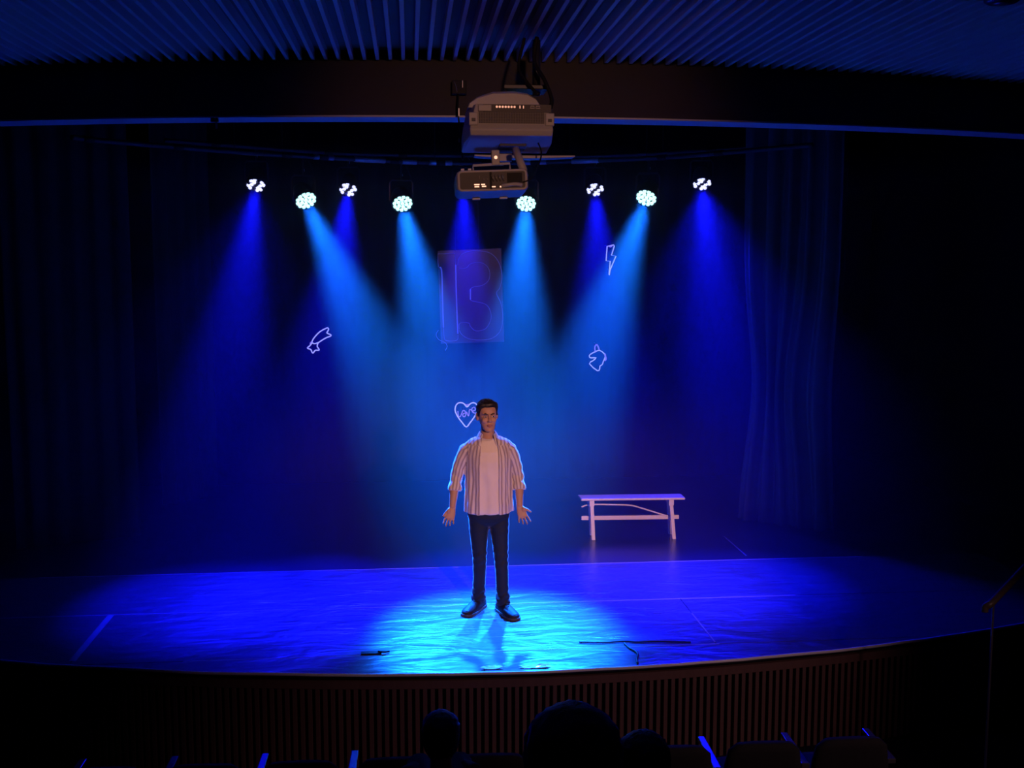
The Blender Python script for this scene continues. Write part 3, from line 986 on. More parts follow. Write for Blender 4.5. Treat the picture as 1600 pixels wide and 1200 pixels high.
# ------------------------------------------------------------------ front row of seats
m_fabric = noisy('black_seat_fabric', (0.012, 0.012, 0.013), (0.02, 0.02, 0.021), 40, 0.85, 0.2)
m_arm = mat('polished_black_armrest', (0.05, 0.05, 0.055), 0.25, 0, 0.6, coat=0.6)
seat_z = tread_z(6.2)
sh = {}
rg = []
for (z, y, w, d) in ((0.30, -0.05, 0.22, 0.04), (0.45, -0.055, 0.232, 0.05), (0.62, -0.085, 0.232, 0.05), (0.72, -0.105, 0.215, 0.045), (0.765, -0.115, 0.17, 0.035), (0.775, -0.118, 0.12, 0.02)):
    rg.append((0, y, z, w, d))
sh['backrest'] = MB().rings(rg, 24, 3.2).mesh('backrest', m_fabric, True)
rg = [(0, 0.19, 0.36, 0.20, 0.19), (0, 0.20, 0.40, 0.23, 0.215), (0, 0.20, 0.44, 0.23, 0.215), (0, 0.19, 0.46, 0.19, 0.18)]
sh['seat'] = MB().rings(rg, 24, 3.5).mesh('seat', m_fabric, True)
sh['armrest'] = MB().hexa([(-0.026, -0.06, 0.575), (0.026, -0.06, 0.575), (0.022, 0.36, 0.585), (-0.022, 0.36, 0.585), (-0.026, -0.06, 0.607), (0.026, -0.06, 0.607), (0.022, 0.36, 0.615), (-0.022, 0.36, 0.615)]).mesh('armrest', m_arm, bevel=0.006)
sh['side_frame'] = MB().hexa([(-0.015, 0.0, 0.0), (0.015, 0.0, 0.0), (0.015, 0.26, 0.0), (-0.015, 0.26, 0.0), (-0.015, 0.02, 0.575), (0.015, 0.02, 0.575), (0.015, 0.32, 0.585), (-0.015, 0.32, 0.585)]).mesh('side_frame', m_metal, bevel=0.004)
ORD = ['first', 'second', 'third', 'fourth', 'fifth', 'sixth', 'seventh', 'eighth', 'ninth', 'tenth']


def seat(x, y, z, rz, label, group, arms=(1,)):
    t = empty('auditorium_seat', (x, y, z), (0, 0, rz))
    link('backrest', sh['backrest'], t)
    link('seat', sh['seat'], t)
    for a in arms:
        link('armrest', sh['armrest'], t, (a * 0.272, 0, 0))
        link('side_frame', sh['side_frame'], t, (a * 0.272, 0, 0))
    return tag(t, label, 'seat', group)


for k in range(9):
    x = -1.728 + k * 0.5415
    y = 6.09 + 0.006 * (x - 0.6) ** 2
    seat(x, y, seat_z, R(-1.5) + 0.0, 'black padded auditorium seat in the front row, %s from the shooting star side' % ORD[k], 'front row of seats', (-1, 1) if k == 0 else (1,))

# ------------------------------------------------------------------ people
m_skin = noisy('skin', (0.40, 0.235, 0.18), (0.46, 0.27, 0.20), 30, 0.55, 0.4)
m_hair = noisy('dark_brown_hair', (0.006, 0.005, 0.005), (0.014, 0.010, 0.009), 60, 0.45, 0.5, 0.6, (1, 1, 0.3))
m_lip = mat('lips', (0.36, 0.13, 0.11), 0.5)
m_eye = mat('eye_white', (0.55, 0.5, 0.48), 0.3)
m_iris = mat('dark_iris', (0.02, 0.012, 0.008), 0.2)
m_tee = noisy('white_cotton', (0.66, 0.60, 0.56), (0.74, 0.68, 0.64), 9, 0.8, 0.2, 0.3, (1, 1, 1), 3, 14)
m_jean = noisy('dark_denim', (0.006, 0.012, 0.030), (0.011, 0.020, 0.046), 14, 0.75, 0.25, 0.3)
m_shoe = mat('dark_shoe_leather', (0.016, 0.013, 0.012), 0.6, 0, 0.25)
m_sole = mat('shoe_sole', (0.06, 0.05, 0.045), 0.6)
for m_, s_ in ((m_skin, 0.12), (m_tee, 0.35), (m_jean, 0.5), (m_hair, 0.12)):
    m_.node_tree.nodes['Principled BSDF'].inputs['Sheen Weight'].default_value = s_
    m_.node_tree.nodes['Principled BSDF'].inputs['Sheen Roughness'].default_value = 0.3
m_dark = noisy('black_clothing', (0.010, 0.010, 0.011), (0.016, 0.016, 0.017), 20, 0.9, 0.15)


def striped():
    m = mat('striped_shirt_cotton', (0.7, 0.7, 0.7), 0.8, 0, 0.2, sheen=1.0)
    nt = m.node_tree
    b = nt.nodes['Principled BSDF']
    at = nt.nodes.new('ShaderNodeAttribute')
    at.attribute_name = 'stripe'
    mul = nt.nodes.new('ShaderNodeMath')
    mul.operation = 'MULTIPLY'
    mul.inputs[1].default_value = 2 * math.pi / 0.031
    sn = nt.nodes.new('ShaderNodeMath')
    sn.operation = 'SINE'
    rp = nt.nodes.new('ShaderNodeValToRGB')
    rp.color_ramp.elements[0].position = 0.28
    rp.color_ramp.elements[0].color = (0.33, 0.27, 0.31, 1)
    rp.color_ramp.elements[1].position = 0.50
    rp.color_ramp.elements[1].color = (0.62, 0.57, 0.58, 1)
    ad = nt.nodes.new('ShaderNodeMath')
    ad.operation = 'MULTIPLY_ADD'
    ad.inputs[1].default_value = 0.5
    ad.inputs[2].default_value = 0.5
    nt.links.new(at.outputs['Fac'], mul.inputs[0])
    nt.links.new(mul.outputs[0], sn.inputs[0])
    nt.links.new(sn.outputs[0], ad.inputs[0])
    nt.links.new(ad.outputs[0], rp.inputs[0])
    nt.links.new(rp.outputs[0], b.inputs['Base Color'])
    return m


m_shirt = striped()

# head rings above the chin: (z, half width, front y, back y)
HEAD = [(0.000, 0.022, -0.082, -0.050), (0.008, 0.034, -0.092, -0.040), (0.030, 0.050, -0.096, -0.005), (0.058, 0.060, -0.096, 0.050), (0.090, 0.068, -0.095, 0.080),
        (0.125, 0.071, -0.092, 0.094), (0.155, 0.074, -0.096, 0.100), (0.185, 0.073, -0.090, 0.098), (0.210, 0.063, -0.070, 0.086), (0.228, 0.043, -0.042, 0.060), (0.240, 0.014, -0.012, 0.022)]


def head_parts(T, mb, face=True):
    """adds the head to mb; T carries head coordinates (chin at the origin, face to -y) into the figure"""
    rg = []
    for (z, w, f, b) in HEAD:
        cy, ry = (f + b) / 2, (b - f) / 2
        rg.append([T @ Vector((w * sgnpow(math.cos(2 * math.pi * j / 28), 0.9), cy + ry * sgnpow(math.sin(2 * math.pi * j / 28), 0.9), z)) for j in range(28)])
    mb.loft(rg)
    Rm = T.to_3x3()
    for sx in (-1, 1):
        mb.ell(T @ Vector((sx * 0.081, 0.012, 0.116)), (0.012, 0.021, 0.036), 12, 8, Rm @ Matrix.Rotation(R(-14 * sx), 3, 'Z'))
    if face:
        # nose, cheeks, brow, chin
        mb.tube([T @ Vector(p) for p in ((0, -0.094, 0.148), (0, -0.104, 0.120), (0, -0.116, 0.096), (0, -0.114, 0.086))], [0.009, 0.011, 0.014, 0.011], 10)
        for sx in (-1, 1):
            mb.ell(T @ Vector((sx * 0.011, -0.103, 0.088)), (0.009, 0.010, 0.008), 10, 6)
            mb.ell(T @ Vector((sx * 0.036, -0.074, 0.096)), (0.026, 0.022, 0.024), 12, 8)
            mb.ell(T @ Vector((sx * 0.030, -0.088, 0.150)), (0.028, 0.013, 0.009), 12, 6)
        mb.ell(T @ Vector((0, -0.086, 0.014)), (0.020, 0.016, 0.014), 12, 8)
        mb.ell(T @ Vector((0, -0.092, 0.056)), (0.024, 0.012, 0.016), 12, 8)


def face_features(T, parent):
    Rm = T.to_3x3()
    for sx in (-1, 1):
        e = MB().ell(T @ Vector((sx * 0.031, -0.0855, 0.127)), (0.0135, 0.008, 0.0068), 14, 8, Rm).build('eye', m_eye, parent, smooth=True)
        MB().ell(T @ Vector((sx * 0.031 + 0.002, -0.0915, 0.127)), (0.0062, 0.0035, 0.0062), 12, 6, Rm).build('iris', m_iris, e, smooth=True)
        MB().tube([T @ Vector(p) for p in ((sx * 0.012, -0.101, 0.1465), (sx * 0.032, -0.1015, 0.1535), (sx * 0.052, -0.086, 0.1475))], [0.005, 0.0066, 0.0035], 8, flat=0.8).build('eyebrow', m_hair, parent, smooth=True)
    MB().tube([T @ Vector(p) for p in ((-0.023, -0.096, 0.058), (-0.010, -0.104, 0.0625), (0, -0.1045, 0.061), (0.010, -0.104, 0.0625), (0.023, -0.096, 0.058))], [0.002, 0.005, 0.005, 0.005, 0.002], 8).build('lips', m_lip, parent, smooth=True)
    MB().tube([T @ Vector(p) for p in ((-0.021, -0.096, 0.052), (0, -0.104, 0.047), (0.021, -0.096, 0.052))], [0.002, 0.0065, 0.002], 8).build('lips', m_lip, parent, smooth=True)


def hair_cap(T, name, parent, m, thick, line, tuft=0.0, seed=0, amp=0.006):
    """hair as a shell around the skull: thickness fades to nothing past the hair line"""
    hb = MB()
    rg = []
    for (z, w, f, b) in HEAD:
        cy, ry = (f + b) / 2, (b - f) / 2
        rg.append([Vector((w * math.cos(2 * math.pi * j / 40), cy + ry * math.sin(2 * math.pi * j / 40), z)) for j in range(40)])
    hb.loft(rg)
    tree = BVHTree.FromPolygons([Vector(v) for v in hb.v], hb.f)
    c = Vector((0, 0.008, 0.13))
    n, k = 64, 40
    vs, fs = [], []
    for i in range(k + 1):
        th = math.pi * i / k
        for j in range(n):
            ph = 2 * math.pi * j / n
            d = Vector((math.sin(th) * math.sin(ph), -math.sin(th) * math.cos(ph), math.cos(th)))
            hit = tree.ray_cast(c, d)
            r = (hit[0] - c).length if hit[0] else 0.05
            p = c + d * r
            az = abs(math.atan2(p.x, -p.y))           # 0 at the face, pi at the back
            a = line(az) + 0.004 * noise.noise(Vector((ph * 5, seed, 2)))
            s = max(0.0, min(1.0, (p.z - a) / 0.016))
            s = s * s * (3 - 2 * s)
            h = thick * (0.75 + 0.5 * max(0, (p.z - 0.15) / 0.09)) + amp * noise.noise(d * 7 + Vector((seed, 0, 0))) + 0.4 * amp * noise.noise(d * 22)
            if tuft and az < 1.2 and p.z > 0.17:
                h += tuft * math.exp(-((p.z - 0.20) / 0.022) ** 2) * (0.7 + 0.5 * noise.noise(Vector((ph * 6, 1, seed))))
            r2 = r - 0.008 + (h + 0.008) * s
            vs.append(T @ (c + d * r2))
    for i in range(k):
        for j in range(n):
            a, b = i * n + j, i * n + (j + 1) % n
            fs.append((a, b, b + n, a + n))
    q = MB()
    q.add(vs, fs)
    return q.build(name, m, parent, smooth=True)


def hand(mb, W, fw, side, palm_n, spread, curl, thumb_dir):
    """wrist W, direction of the fingers fw, side vector towards the thumb, palm normal; five separate fingers"""
    fw, side, pn = Vector(fw).normalized(), Vector(side).normalized(), Vector(palm_n).normalized()
    W = Vector(W)
    # palm: flattened box-like loft
    rg = []
    for (t, hw, ht) in ((-0.02, 0.024, 0.019), (0.015, 0.031, 0.018), (0.05, 0.039, 0.016), (0.082, 0.040, 0.014), (0.092, 0.036, 0.011)):
        rg.append([W + fw * t + side * (hw * sgnpow(math.cos(2 * math.pi * j / 16), 0.75)) + pn * (ht * sgnpow(math.sin(2 * math.pi * j / 16), 0.75)) for j in range(16)])
    mb.loft(rg)
    # heel of the thumb
    mb.ell(W + fw * 0.035 + side * 0.024 + pn * 0.010, (0.018, 0.018, 0.024), 10, 8)
    L = (0.074, 0.083, 0.077, 0.060)
    for k in range(4):
        off = 0.030 - 0.020 * k
        ang = spread[k]
        d = (fw * math.cos(ang) + side * math.sin(ang)).normalized()
        p = W + fw * (0.080 - 0.004 * abs(k - 1)) + side * off
        pts, rad = [p - d * 0.012], [0.0088]
        cu = 0.0
        for s, fr in enumerate((0.46, 0.30, 0.24)):
            dd = (d * math.cos(cu) + pn * math.sin(cu)).normalized()
            p2 = p + dd * L[k] * fr
            pts += [p, (p + p2) / 2]
            rad += [0.0088 - 0.0006 * s, 0.0080 - 0.0006 * s]
            p = p2
            cu += curl[k]
        pts.append(p)
        rad.append(0.0058)
        mb.tube(pts, rad, 10)
    td = Vector(thumb_dir).normalized()
    b0 = W + fw * 0.022 + side * 0.026 + pn * 0.008
    b1 = b0 + td * 0.040
    b2 = b1 + (td * 0.9 + fw * 0.25).normalized() * 0.034
    mb.tube([b0 - td * 0.01, b0 + td * 0.018, b1, (b1 + b2) / 2, b2], [0.014, 0.0125, 0.0105, 0.0095, 0.0065], 10)


# ---- the performer
PX, PY = 0.634, 8.72
per = empty('person', (PX, PY, 0.005))
tag(per, 'performer in an open striped shirt, white tee and dark jeans, palms turned out', 'person')
TH = Matrix.Translation((-0.018, -0.012, 1.512)) @ Matrix.Rotation(R(7), 4, 'Z') @ Matrix.Rotation(R(-2), 4, 'Y') @ Matrix.Rotation(R(2), 4, 'X')
bd = MB()
head_parts(TH, bd)
bd.tube([(-0.016, 0.030, 1.38), (-0.016, 0.022, 1.46), (-0.018, 0.012, 1.53), (-0.018, 0.006, 1.58)], [0.066, 0.057, 0.054, 0.052], 20)
bd.rings([(-0.015, 0.0, 0.80, 0.15, 0.10), (-0.015, 0.0, 0.92, 0.15, 0.095), (-0.015, 0.0, 1.05, 0.14, 0.09), (-0.016, 0.0, 1.22, 0.155, 0.10), (-0.016, 0.01, 1.34, 0.165, 0.095), (-0.016, 0.012, 1.40, 0.14, 0.075), (-0.016, 0.015, 1.435, 0.08, 0.06)])
ARM = {-1: [(-0.17, 0.01, 1.375), (-0.232, 0.022, 1.27), (-0.270, 0.035, 1.145), (-0.292, -0.005, 1.02), (-0.309, -0.045, 0.885)],
       1: [(0.138, 0.01, 1.375), (0.190, 0.022, 1.27), (0.232, 0.035, 1.145), (0.240, -0.005, 1.02), (0.240, -0.045, 0.885)]}
for s in (-1, 1):
    bd.tube(ARM[s], [0.050, 0.044, 0.040, 0.038, 0.027], 16)
hand(bd, (-0.309, -0.047, 0.885), (-0.30, -0.34, -0.95), (-1.0, 0.0, 0.28), (0.20, -0.95, 0.30), (0.16, 0.04, -0.08, -0.22), (0.30, 0.26, 0.26, 0.30), (-0.62, -0.15, -0.62))
hand(bd, (0.240, -0.047, 0.885), (0.30, -0.34, -0.95), (1.0, 0.0, 0.28), (-0.20, -0.95, 0.30), (0.26, 0.06, -0.10, -0.28), (0.12, 0.24, 0.28, 0.30), (0.95, -0.12, -0.42))
LEG = {-1: [(-0.095, 0.0, 0.84), (-0.092, 0.0, 0.62), (-0.086, 0.005, 0.45), (-0.088, 0.045, 0.26), (-0.092, 0.075, 0.08)],
       1: [(0.078, 0.0, 0.84), (0.086, -0.015, 0.62), (0.090, -0.035, 0.45), (0.096, -0.045, 0.26), (0.104, -0.045, 0.08)]}
for s in (-1, 1):
    bd.tube(LEG[s], [0.066, 0.056, 0.046, 0.040, 0.026], 16)
    a = LEG[s][-1]
    bd.ell((a[0] + s * 0.02, a[1] - 0.04, 0.042), (0.026, 0.07, 0.022), 14, 8)
me = remeshed(bd, 'body', m_skin, 0.0046, 3, 0.5)
# eye sockets and mouth corners pressed in
Ti = TH.inverted()
for v in me.vertices:
    if v.co.z > 1.50:
        p = Ti @ v.co
        if p.y < -0.05:
            for sx in (-1, 1):
                g_ = math.exp(-(((p.x - sx * 0.031) / 0.016) ** 2 + ((p.z - 0.129) / 0.011) ** 2))
                v.co.y += 0.012 * g_
            g_ = math.exp(-((p.x / 0.022) ** 2 + ((p.z - 0.0555) / 0.0035) ** 2))
            v.co.y += 0.004 * g_
body = link('body', me, per)
face_features(TH, body)


def hl(az):
    """hair line height above the chin at azimuth az (0 face, pi back)"""
    pts = [(0.0, 0.196), (0.45, 0.195), (0.75, 0.185), (0.95, 0.150), (1.15, 0.118), (1.35, 0.108), (1.55, 0.150), (1.8, 0.120), (2.2, 0.075), (3.2, 0.055)]
    for (a0, z0_), (a1, z1_) in zip(pts, pts[1:]):
        if az <= a1:
            return z0_ + (z1_ - z0_) * (az - a0) / (a1 - a0)
    return 0.055


hair_cap(TH, 'hair', per, m_hair, 0.015, hl, 0.022, 3, 0.008)

# tee shirt
tb = MB()
tb.rings([(-0.012, 0.0, 0.832, 0.175, 0.118), (-0.012, 0.0, 0.85, 0.178, 0.122), (-0.012, 0.0, 1.0, 0.172, 0.115), (-0.014, 0.0, 1.15, 0.170, 0.114), (-0.016, 0.002, 1.27, 0.178, 0.118), (-0.016, 0.006, 1.345, 0.176, 0.110),
          (-0.016, 0.012, 1.385, 0.150, 0.097), (-0.016, 0.014, 1.415, 0.110, 0.086), (-0.016, 0.016, 1.437, 0.078, 0.074), (-0.016, 0.016, 1.445, 0.066, 0.066)])
tb.tube(ARM[-1][:2], [0.055, 0.05], 14)
tb.tube(ARM[1][:2], [0.055, 0.05], 14)
me = remeshed(tb, 'tee_shirt', m_tee, 0.007, 3)
for v in me.vertices:
    c = v.co
    if c.y < 0:
        c.y += 0.006 * math.sin(c.x * 60 + 2.0 * math.sin(c.z * 5)) * max(0, min(1, (1.35 - c.z) / 0.3)) + 0.004 * noise.noise(c * 14)
tee = link('tee_shirt', me, per)
nb = []
for k in range(28):
    a = 2 * math.pi * k / 28
    nb.append((-0.016 + 0.0655 * math.cos(a), 0.012 + 0.070 * math.sin(a), 1.441 + 0.012 * math.sin(a)))
MB().tube(nb, 0.007, 8, loop=True).build('neckband', m_tee, tee, smooth=True)

# open overshirt
def oring(z, rx, ry, gap, puff, th, cy=0.0, cx=-0.010, n=44):
    a0 = math.asin(min(0.9, gap / rx))
    out, inn = [], []
    for i in range(n + 1):
        a = a0 + (2 * math.pi - 2 * a0) * i / n
        e = math.exp(-min(a - a0, 2 * math.pi - a0 - a) / 0.22)
        fold = 0.0075 * math.sin(a * 11 + 1.3 * math.sin(z * 6)) * max(0.0, min(1, (1.36 - z) / 0.25)) + 0.004 * math.sin(a * 23 + z * 9)
        for lst, dr in ((out, 0.0), (inn, -th)):
            x = cx + (rx + dr + fold) * math.sin(a)
            y = cy - (ry + dr + fold) * math.cos(a) - puff * e
            lst.append((x, y, z - 0.012 * e * (1 if z < 0.9 else 0)))
    return out + inn[::-1]


sb = MB()
sb.loft([oring(z, rx, ry, gp, pf, 0.014, cy) for (z, rx, ry, gp, pf, cy) in (
    (0.842, 0.203, 0.140, 0.084, 0.006, 0), (0.90, 0.201, 0.138, 0.083, 0.006, 0), (1.00, 0.194, 0.132, 0.082, 0.006, 0), (1.12, 0.190, 0.128, 0.080, 0.008, 0), (1.24, 0.192, 0.130, 0.078, 0.008, 0), (1.31, 0.196, 0.128, 0.076, 0.008, 0.003),
    (1.365, 0.196, 0.118, 0.074, 0.008, 0.008), (1.410, 0.186, 0.106, 0.070, 0.010, 0.012), (1.438, 0.148, 0.096, 0.064, 0.010, 0.016), (1.458, 0.096, 0.086, 0.058, 0.008, 0.018))])
SLV = {-1: [(-0.158, 0.012, 1.372), (-0.190, 0.014, 1.348), (-0.230, 0.020, 1.27), (-0.252, 0.03, 1.20), (-0.268, 0.036, 1.13), (-0.280, 0.015, 1.07), (-0.287, 0.0, 1.03)],
       1: [(0.132, 0.012, 1.372), (0.162, 0.014, 1.348), (0.196, 0.020, 1.27), (0.216, 0.03, 1.20), (0.230, 0.036, 1.13), (0.238, 0.015, 1.07), (0.241, 0.0, 1.03)]}
for s in (-1, 1):
    sb.tube(SLV[s], [0.052, 0.062, 0.057, 0.054, 0.051, 0.049, 0.049], 18)
    sb.tube([SLV[s][-2], Vector(SLV[s][-2]) * 0.4 + Vector(SLV[s][-1]) * 0.6, Vector(SLV[s][-1]) + Vector((0, -0.004, -0.014))], [0.053, 0.057, 0.054], 18)
me = remeshed(sb, 'overshirt', m_shirt, 0.0058, 5)


def seg_near(p, P):
    best = (9, None, None, 0)
    acc = 0
    for a, b in zip(P, P[1:]):
        a, b = Vector(a), Vector(b)
        d = b - a
        t = max(0, min(1, (p - a).dot(d) / d.length_squared))
        q = a + d * t
        if (p - q).length < best[0]:
            best = ((p - q).length, q, d.normalized(), acc + d.length * t)
        acc += d.length
    return best


at = me.attributes.new('stripe', 'FLOAT', 'POINT')
vals = [0.0] * len(me.vertices)
for i, v in enumerate(me.vertices):
    c = v.co
    sd = -1 if c.x < -0.01 else 1
    dist, q, d, acc = seg_near(c, SLV[sd])
    if dist < 0.082 and abs(c.x + 0.01) > 0.165:
        r = c - q
        ref = Vector((0, -1, 0))
        u = (ref - d * ref.dot(d)).normalized()
        w = d.cross(u)
        vals[i] = 0.058 * math.atan2(r.dot(w), r.dot(u))
        wr = 0.0028 * math.sin(acc * 62 + 2.5 * math.atan2(r.dot(w), r.dot(u))) * (0.5 + 0.5 * math.exp(-((acc - 0.27) / 0.12) ** 2)) + 0.004 * noise.noise(c * 18)
        v.co = c + r.normalized() * wr
    else:
        vals[i] = 0.165 * math.atan2(c.x + 0.01, -c.y) if c.z < 1.40 else c.x * 1.0
        n_ = Vector((c.x + 0.01, c.y * 1.4, 0)).normalized()
        v.co = c + n_ * (0.004 * noise.noise(c * 16) + 0.003 * noise.noise(Vector((c.x * 30, c.y * 30, c.z * 4))))
at.data.foreach_set('value', vals)
shirt = link('overshirt', me, per)
# collar: a folded band with two points
cb = MB()
top, low = [], []
n = 26
for i in range(n + 1):
    a = R(38) + (2 * math.pi - 2 * R(38)) * i / n
    e = math.exp(-min(i, n - i) / 3.2)
    top.append((-0.016 + (0.067 + 0.004 * e) * math.sin(a), 0.014 - (0.068 + 0.016 * e) * math.cos(a), 1.503 - 0.024 * e))
    low.append((-0.016 + (0.097 + 0.012 * e) * math.sin(a), 0.016 - (0.090 + 0.034 * e) * math.cos(a), 1.452 - 0.058 * e))
inn = [(x * 0.97 - 0.0005, y * 0.97, z - 0.005) for x, y, z in low]
itop = [(-0.016 + (x + 0.016) * 0.92, 0.014 + (y - 0.014) * 0.92, z) for x, y, z in top]
cb.loft([top, low, inn, itop], caps=False, closed=False)
k_ = len(top)
cb.f += [(i, i + 1, 3 * k_ + i + 1, 3 * k_ + i) for i in range(k_ - 1)] + [(0, k_, 2 * k_, 3 * k_), (k_ - 1, 4 * k_ - 1, 3 * k_ - 1, 2 * k_ - 1)]
cme = cb.mesh('collar', m_shirt, True)
at = cme.attributes.new('stripe', 'FLOAT', 'POINT')
at.data.foreach_set('value', [0.12 * math.atan2(v.co.x, -v.co.y) for v in cme.vertices])
link('collar', cme, shirt)

# jeans
jb = MB()
jb.rings([(-0.008, 0.005, 0.715, 0.06, 0.045), (-0.009, 0.005, 0.735, 0.11, 0.075), (-0.010, 0.005, 0.765, 0.158, 0.10), (-0.010, 0.005, 0.80, 0.174, 0.114), (-0.010, 0.0, 0.86, 0.172, 0.112), (-0.010, 0.0, 0.92, 0.160, 0.10)])
JL = {-1: [(-0.092, 0.002, 0.80), (-0.093, 0.002, 0.70), (-0.090, 0.0, 0.58), (-0.086, 0.0, 0.47), (-0.086, 0.02, 0.36), (-0.087, 0.045, 0.24), (-0.089, 0.06, 0.15), (-0.091, 0.065, 0.105), (-0.092, 0.066, 0.07)],
      1: [(0.074, 0.002, 0.80), (0.077, -0.004, 0.70), (0.083, -0.018, 0.58), (0.089, -0.035, 0.47), (0.093, -0.042, 0.36), (0.096, -0.046, 0.24), (0.100, -0.050, 0.15), (0.103, -0.052, 0.105), (0.104, -0.052, 0.07)]}
for s in (-1, 1):
    jb.tube(JL[s], [0.086, 0.080, 0.069, 0.060, 0.056, 0.053, 0.054, 0.061, 0.058], 20)
me = remeshed(jb, 'jeans', m_jean, 0.0068, 8)
for v in me.vertices:
    c = v.co
    s = -1 if c.x < -0.008 else 1
    dist, q, d, acc = seg_near(c, JL[s])
    r = (c - q)
    if c.z < 0.76 and r.length > 1e-4:
        w = 0.0055 * math.sin(c.z * 95 + 2.2 * math.sin(r.to_2d().angle_signed(Vector((1, 0)), 0) * 2) + s) * (math.exp(-((c.z - 0.13) / 0.07) ** 2) + 0.45 * math.exp(-((c.z - 0.46) / 0.09) ** 2) + 0.3 * math.exp(-((c.z - 0.70) / 0.05) ** 2))
        v.co = c + r.normalized() * (w + 0.0035 * noise.noise(c * 12))
link('jeans', me, per)


# shoes
def shoe(ax, ay, yaw):
    Q = Matrix.Translation((ax, ay, 0)) @ Matrix.Rotation(yaw, 4, 'Z') @ Matrix.Diagonal((1.15, 1.1, 1.1, 1))
    # rows along the foot, toe at -y: (y, half width, height)
    rowsS = [(0.085, 0.022, 0.060), (0.075, 0.034, 0.078), (0.04, 0.038, 0.086), (0.0, 0.038, 0.088), (-0.05, 0.041, 0.080), (-0.10, 0.047, 0.066), (-0.145, 0.049, 0.055), (-0.18, 0.044, 0.047), (-0.205, 0.030, 0.038), (-0.213, 0.012, 0.030)]
    up, so = MB(), MB()
    rg, rs = [], []
    for (y, w, h) in rowsS:
        rg.append([Q @ Vector((w * sgnpow(math.cos(math.pi * j / 12), 0.8), y, 0.018 + (h - 0.018) * sgnpow(math.sin(math.pi * j / 12), 0.75))) for j in range(13)] + [Q @ Vector((-w * 0.5, y, 0.016)), Q @ Vector((w * 0.5, y, 0.016))])
        ws = w + 0.005
        rs.append([Q @ Vector(p) for p in ((-ws, y * 1.025, 0.0), (ws, y * 1.025, 0.0), (ws, y * 1.025, 0.020), (-ws, y * 1.025, 0.020))])
    up.loft(rg)
    so.loft(rs)
    o = up.build('shoe', m_shoe, per, smooth=True)
    so.build('sole', m_sole, o, bevel=0.004)
    for k in range(4):
        y = -0.035 - 0.022 * k
        MB().tube([Q @ Vector(p) for p in ((-0.022, y, 0.082 - 0.012 * k * 0.8), (0, y - 0.004, 0.092 - 0.0105 * k), (0.022, y, 0.082 - 0.012 * k * 0.8))], 0.0035, 6).build('lace', m_black, o, smooth=True)
    cap = MB()
    rg = []
    for (y, w, h) in ((-0.128, 0.047, 0.0600), (-0.148, 0.0485, 0.0560), (-0.178, 0.044, 0.0490), (-0.200, 0.032, 0.0415)):
        rg.append([Q @ Vector((w * 0.92 * math.cos(math.pi * j / 12), y, 0.020 + (h - 0.018) * sgnpow(math.sin(math.pi * j / 12), 0.75))) for j in range(13)])
    cap.loft(rg, caps=False, closed=False)
    cap.build('toe_cap', m_shoe, o, smooth=True)
    return o


shoe(-0.098, 0.062, R(-30))
shoe(0.108, -0.055, R(20))


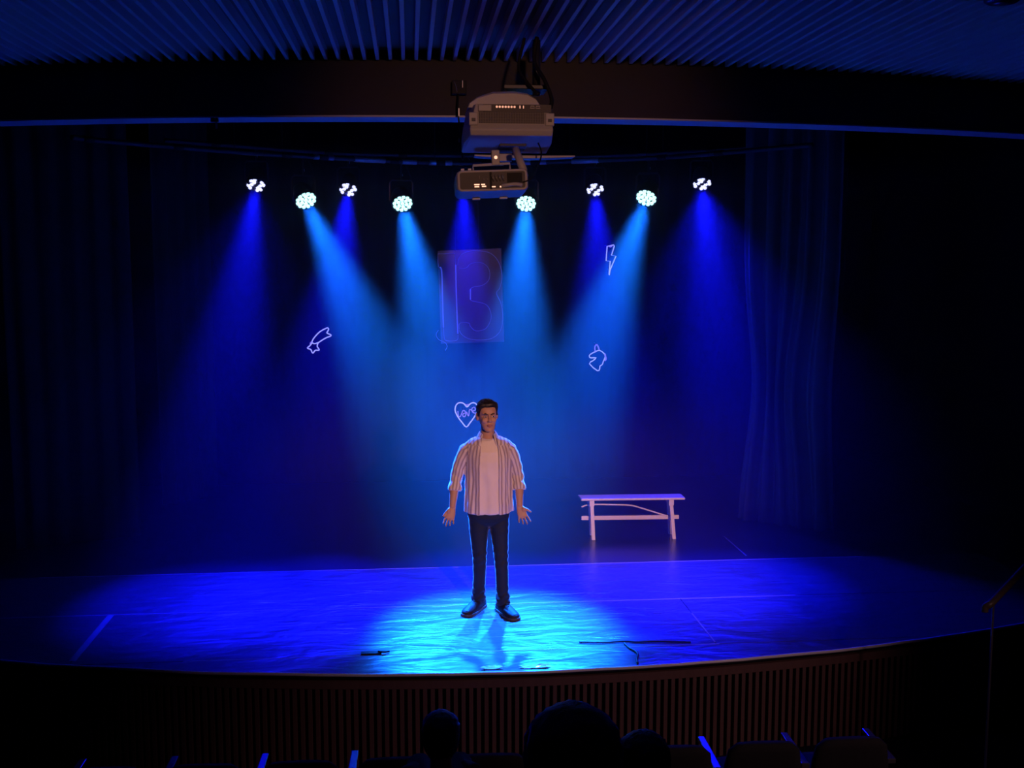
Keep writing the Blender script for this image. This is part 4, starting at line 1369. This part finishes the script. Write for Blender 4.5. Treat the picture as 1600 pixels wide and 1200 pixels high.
# ---- people watching, seen from behind
def watcher(x, y, top, label, hair_thick, lean=0.0, yaw=0.0, scale=1.0, bun=False):
    z = tread_z(y)
    t = empty('person', (x, y, z), (0, 0, yaw))
    H = top - z - hair_thick * 1.25       # crown above the step
    s = 1.0
    T = Matrix.Translation((lean, 0.02, H - 0.24)) @ Matrix.Rotation(math.pi, 4, 'Z')
    nz = H - 0.24
    b = MB()
    head_parts(T, b)
    b.tube([(lean * 0.7, -0.03, nz - 0.12), (lean, -0.01, nz + 0.05)], [0.062, 0.055], 16)
    b.rings([(0, -0.02, 0.44, 0.17, 0.12), (0, -0.03, 0.60, 0.15, 0.105), (0, -0.035, nz - 0.30, 0.165, 0.11), (0, -0.03, nz - 0.16, 0.17, 0.095), (lean * 0.5, -0.03, nz - 0.08, 0.09, 0.07)])
    for sd in (-1, 1):
        b.tube([(sd * 0.17, -0.03, nz - 0.15), (sd * 0.22, 0.0, nz - 0.36), (sd * 0.17, 0.20, 0.60), (sd * 0.10, 0.33, 0.56)], [0.055, 0.045, 0.038, 0.028], 14)
        b.tube([(sd * 0.09, 0.0, 0.52), (sd * 0.11, 0.40, 0.52), (sd * 0.11, 0.44, 0.10), (sd * 0.11, 0.46, 0.05)], [0.085, 0.06, 0.045, 0.04], 14)
        b.ell((sd * 0.11, 0.50, 0.035), (0.04, 0.11, 0.034), 12, 8)
    link('body', remeshed(b, 'body', m_skin, 0.012, 2), t)
    c = MB()
    c.rings([(0, -0.02, 0.46, 0.195, 0.145), (0, -0.03, 0.62, 0.175, 0.13), (0, -0.035, nz - 0.30, 0.19, 0.135), (0, -0.03, nz - 0.16, 0.19, 0.115), (lean * 0.4, -0.03, nz - 0.09, 0.12, 0.095), (lean * 0.6, -0.025, nz - 0.04, 0.075, 0.075)])
    for sd in (-1, 1):
        c.tube([(sd * 0.17, -0.03, nz - 0.14), (sd * 0.22, 0.0, nz - 0.36), (sd * 0.17, 0.20, 0.60), (sd * 0.13, 0.28, 0.575)], [0.07, 0.06, 0.05, 0.042], 14)
    link('jacket', remeshed(c, 'jacket', m_dark, 0.014, 2), t)
    c = MB()
    for sd in (-1, 1):
        c.tube([(sd * 0.09, -0.04, 0.53), (sd * 0.11, 0.40, 0.53), (sd * 0.11, 0.45, 0.40), (sd * 0.11, 0.45, 0.10)], [0.10, 0.075, 0.065, 0.06], 14)
    link('trousers', remeshed(c, 'trousers', m_dark, 0.016, 2), t)
    hr = hair_cap(T, 'hair', t, m_hair, hair_thick, lambda az: hl(az) - (0.0 if az < 0.9 else 0.03), 0.0, x, 0.006)
    return tag(t, label, 'person')


watcher(0.135, 5.35, 0.585, 'dark silhouette of a seated watcher, head narrow, below the performer', 0.030, 0.0)
watcher(0.355, 2.30, 1.885, 'largest dark silhouette of a seated watcher, nearest to the viewer', 0.050, 0.0)
watcher(0.80, 3.60, 1.225, 'dark silhouette of a head peeping beside the largest silhouette', 0.03, 0.0, R(-15))
for (x, y, lb) in ((0.135, 5.27, 'black auditorium seat under the narrow-headed watcher'), (0.355, 2.22, 'black auditorium seat under the largest watcher'), (0.80, 3.52, 'black auditorium seat under the watcher beside the largest silhouette')):
    seat(x, y - 0.16, tread_z(y) - 0.0, 0, lb, 'seats with people', (-1, 1))
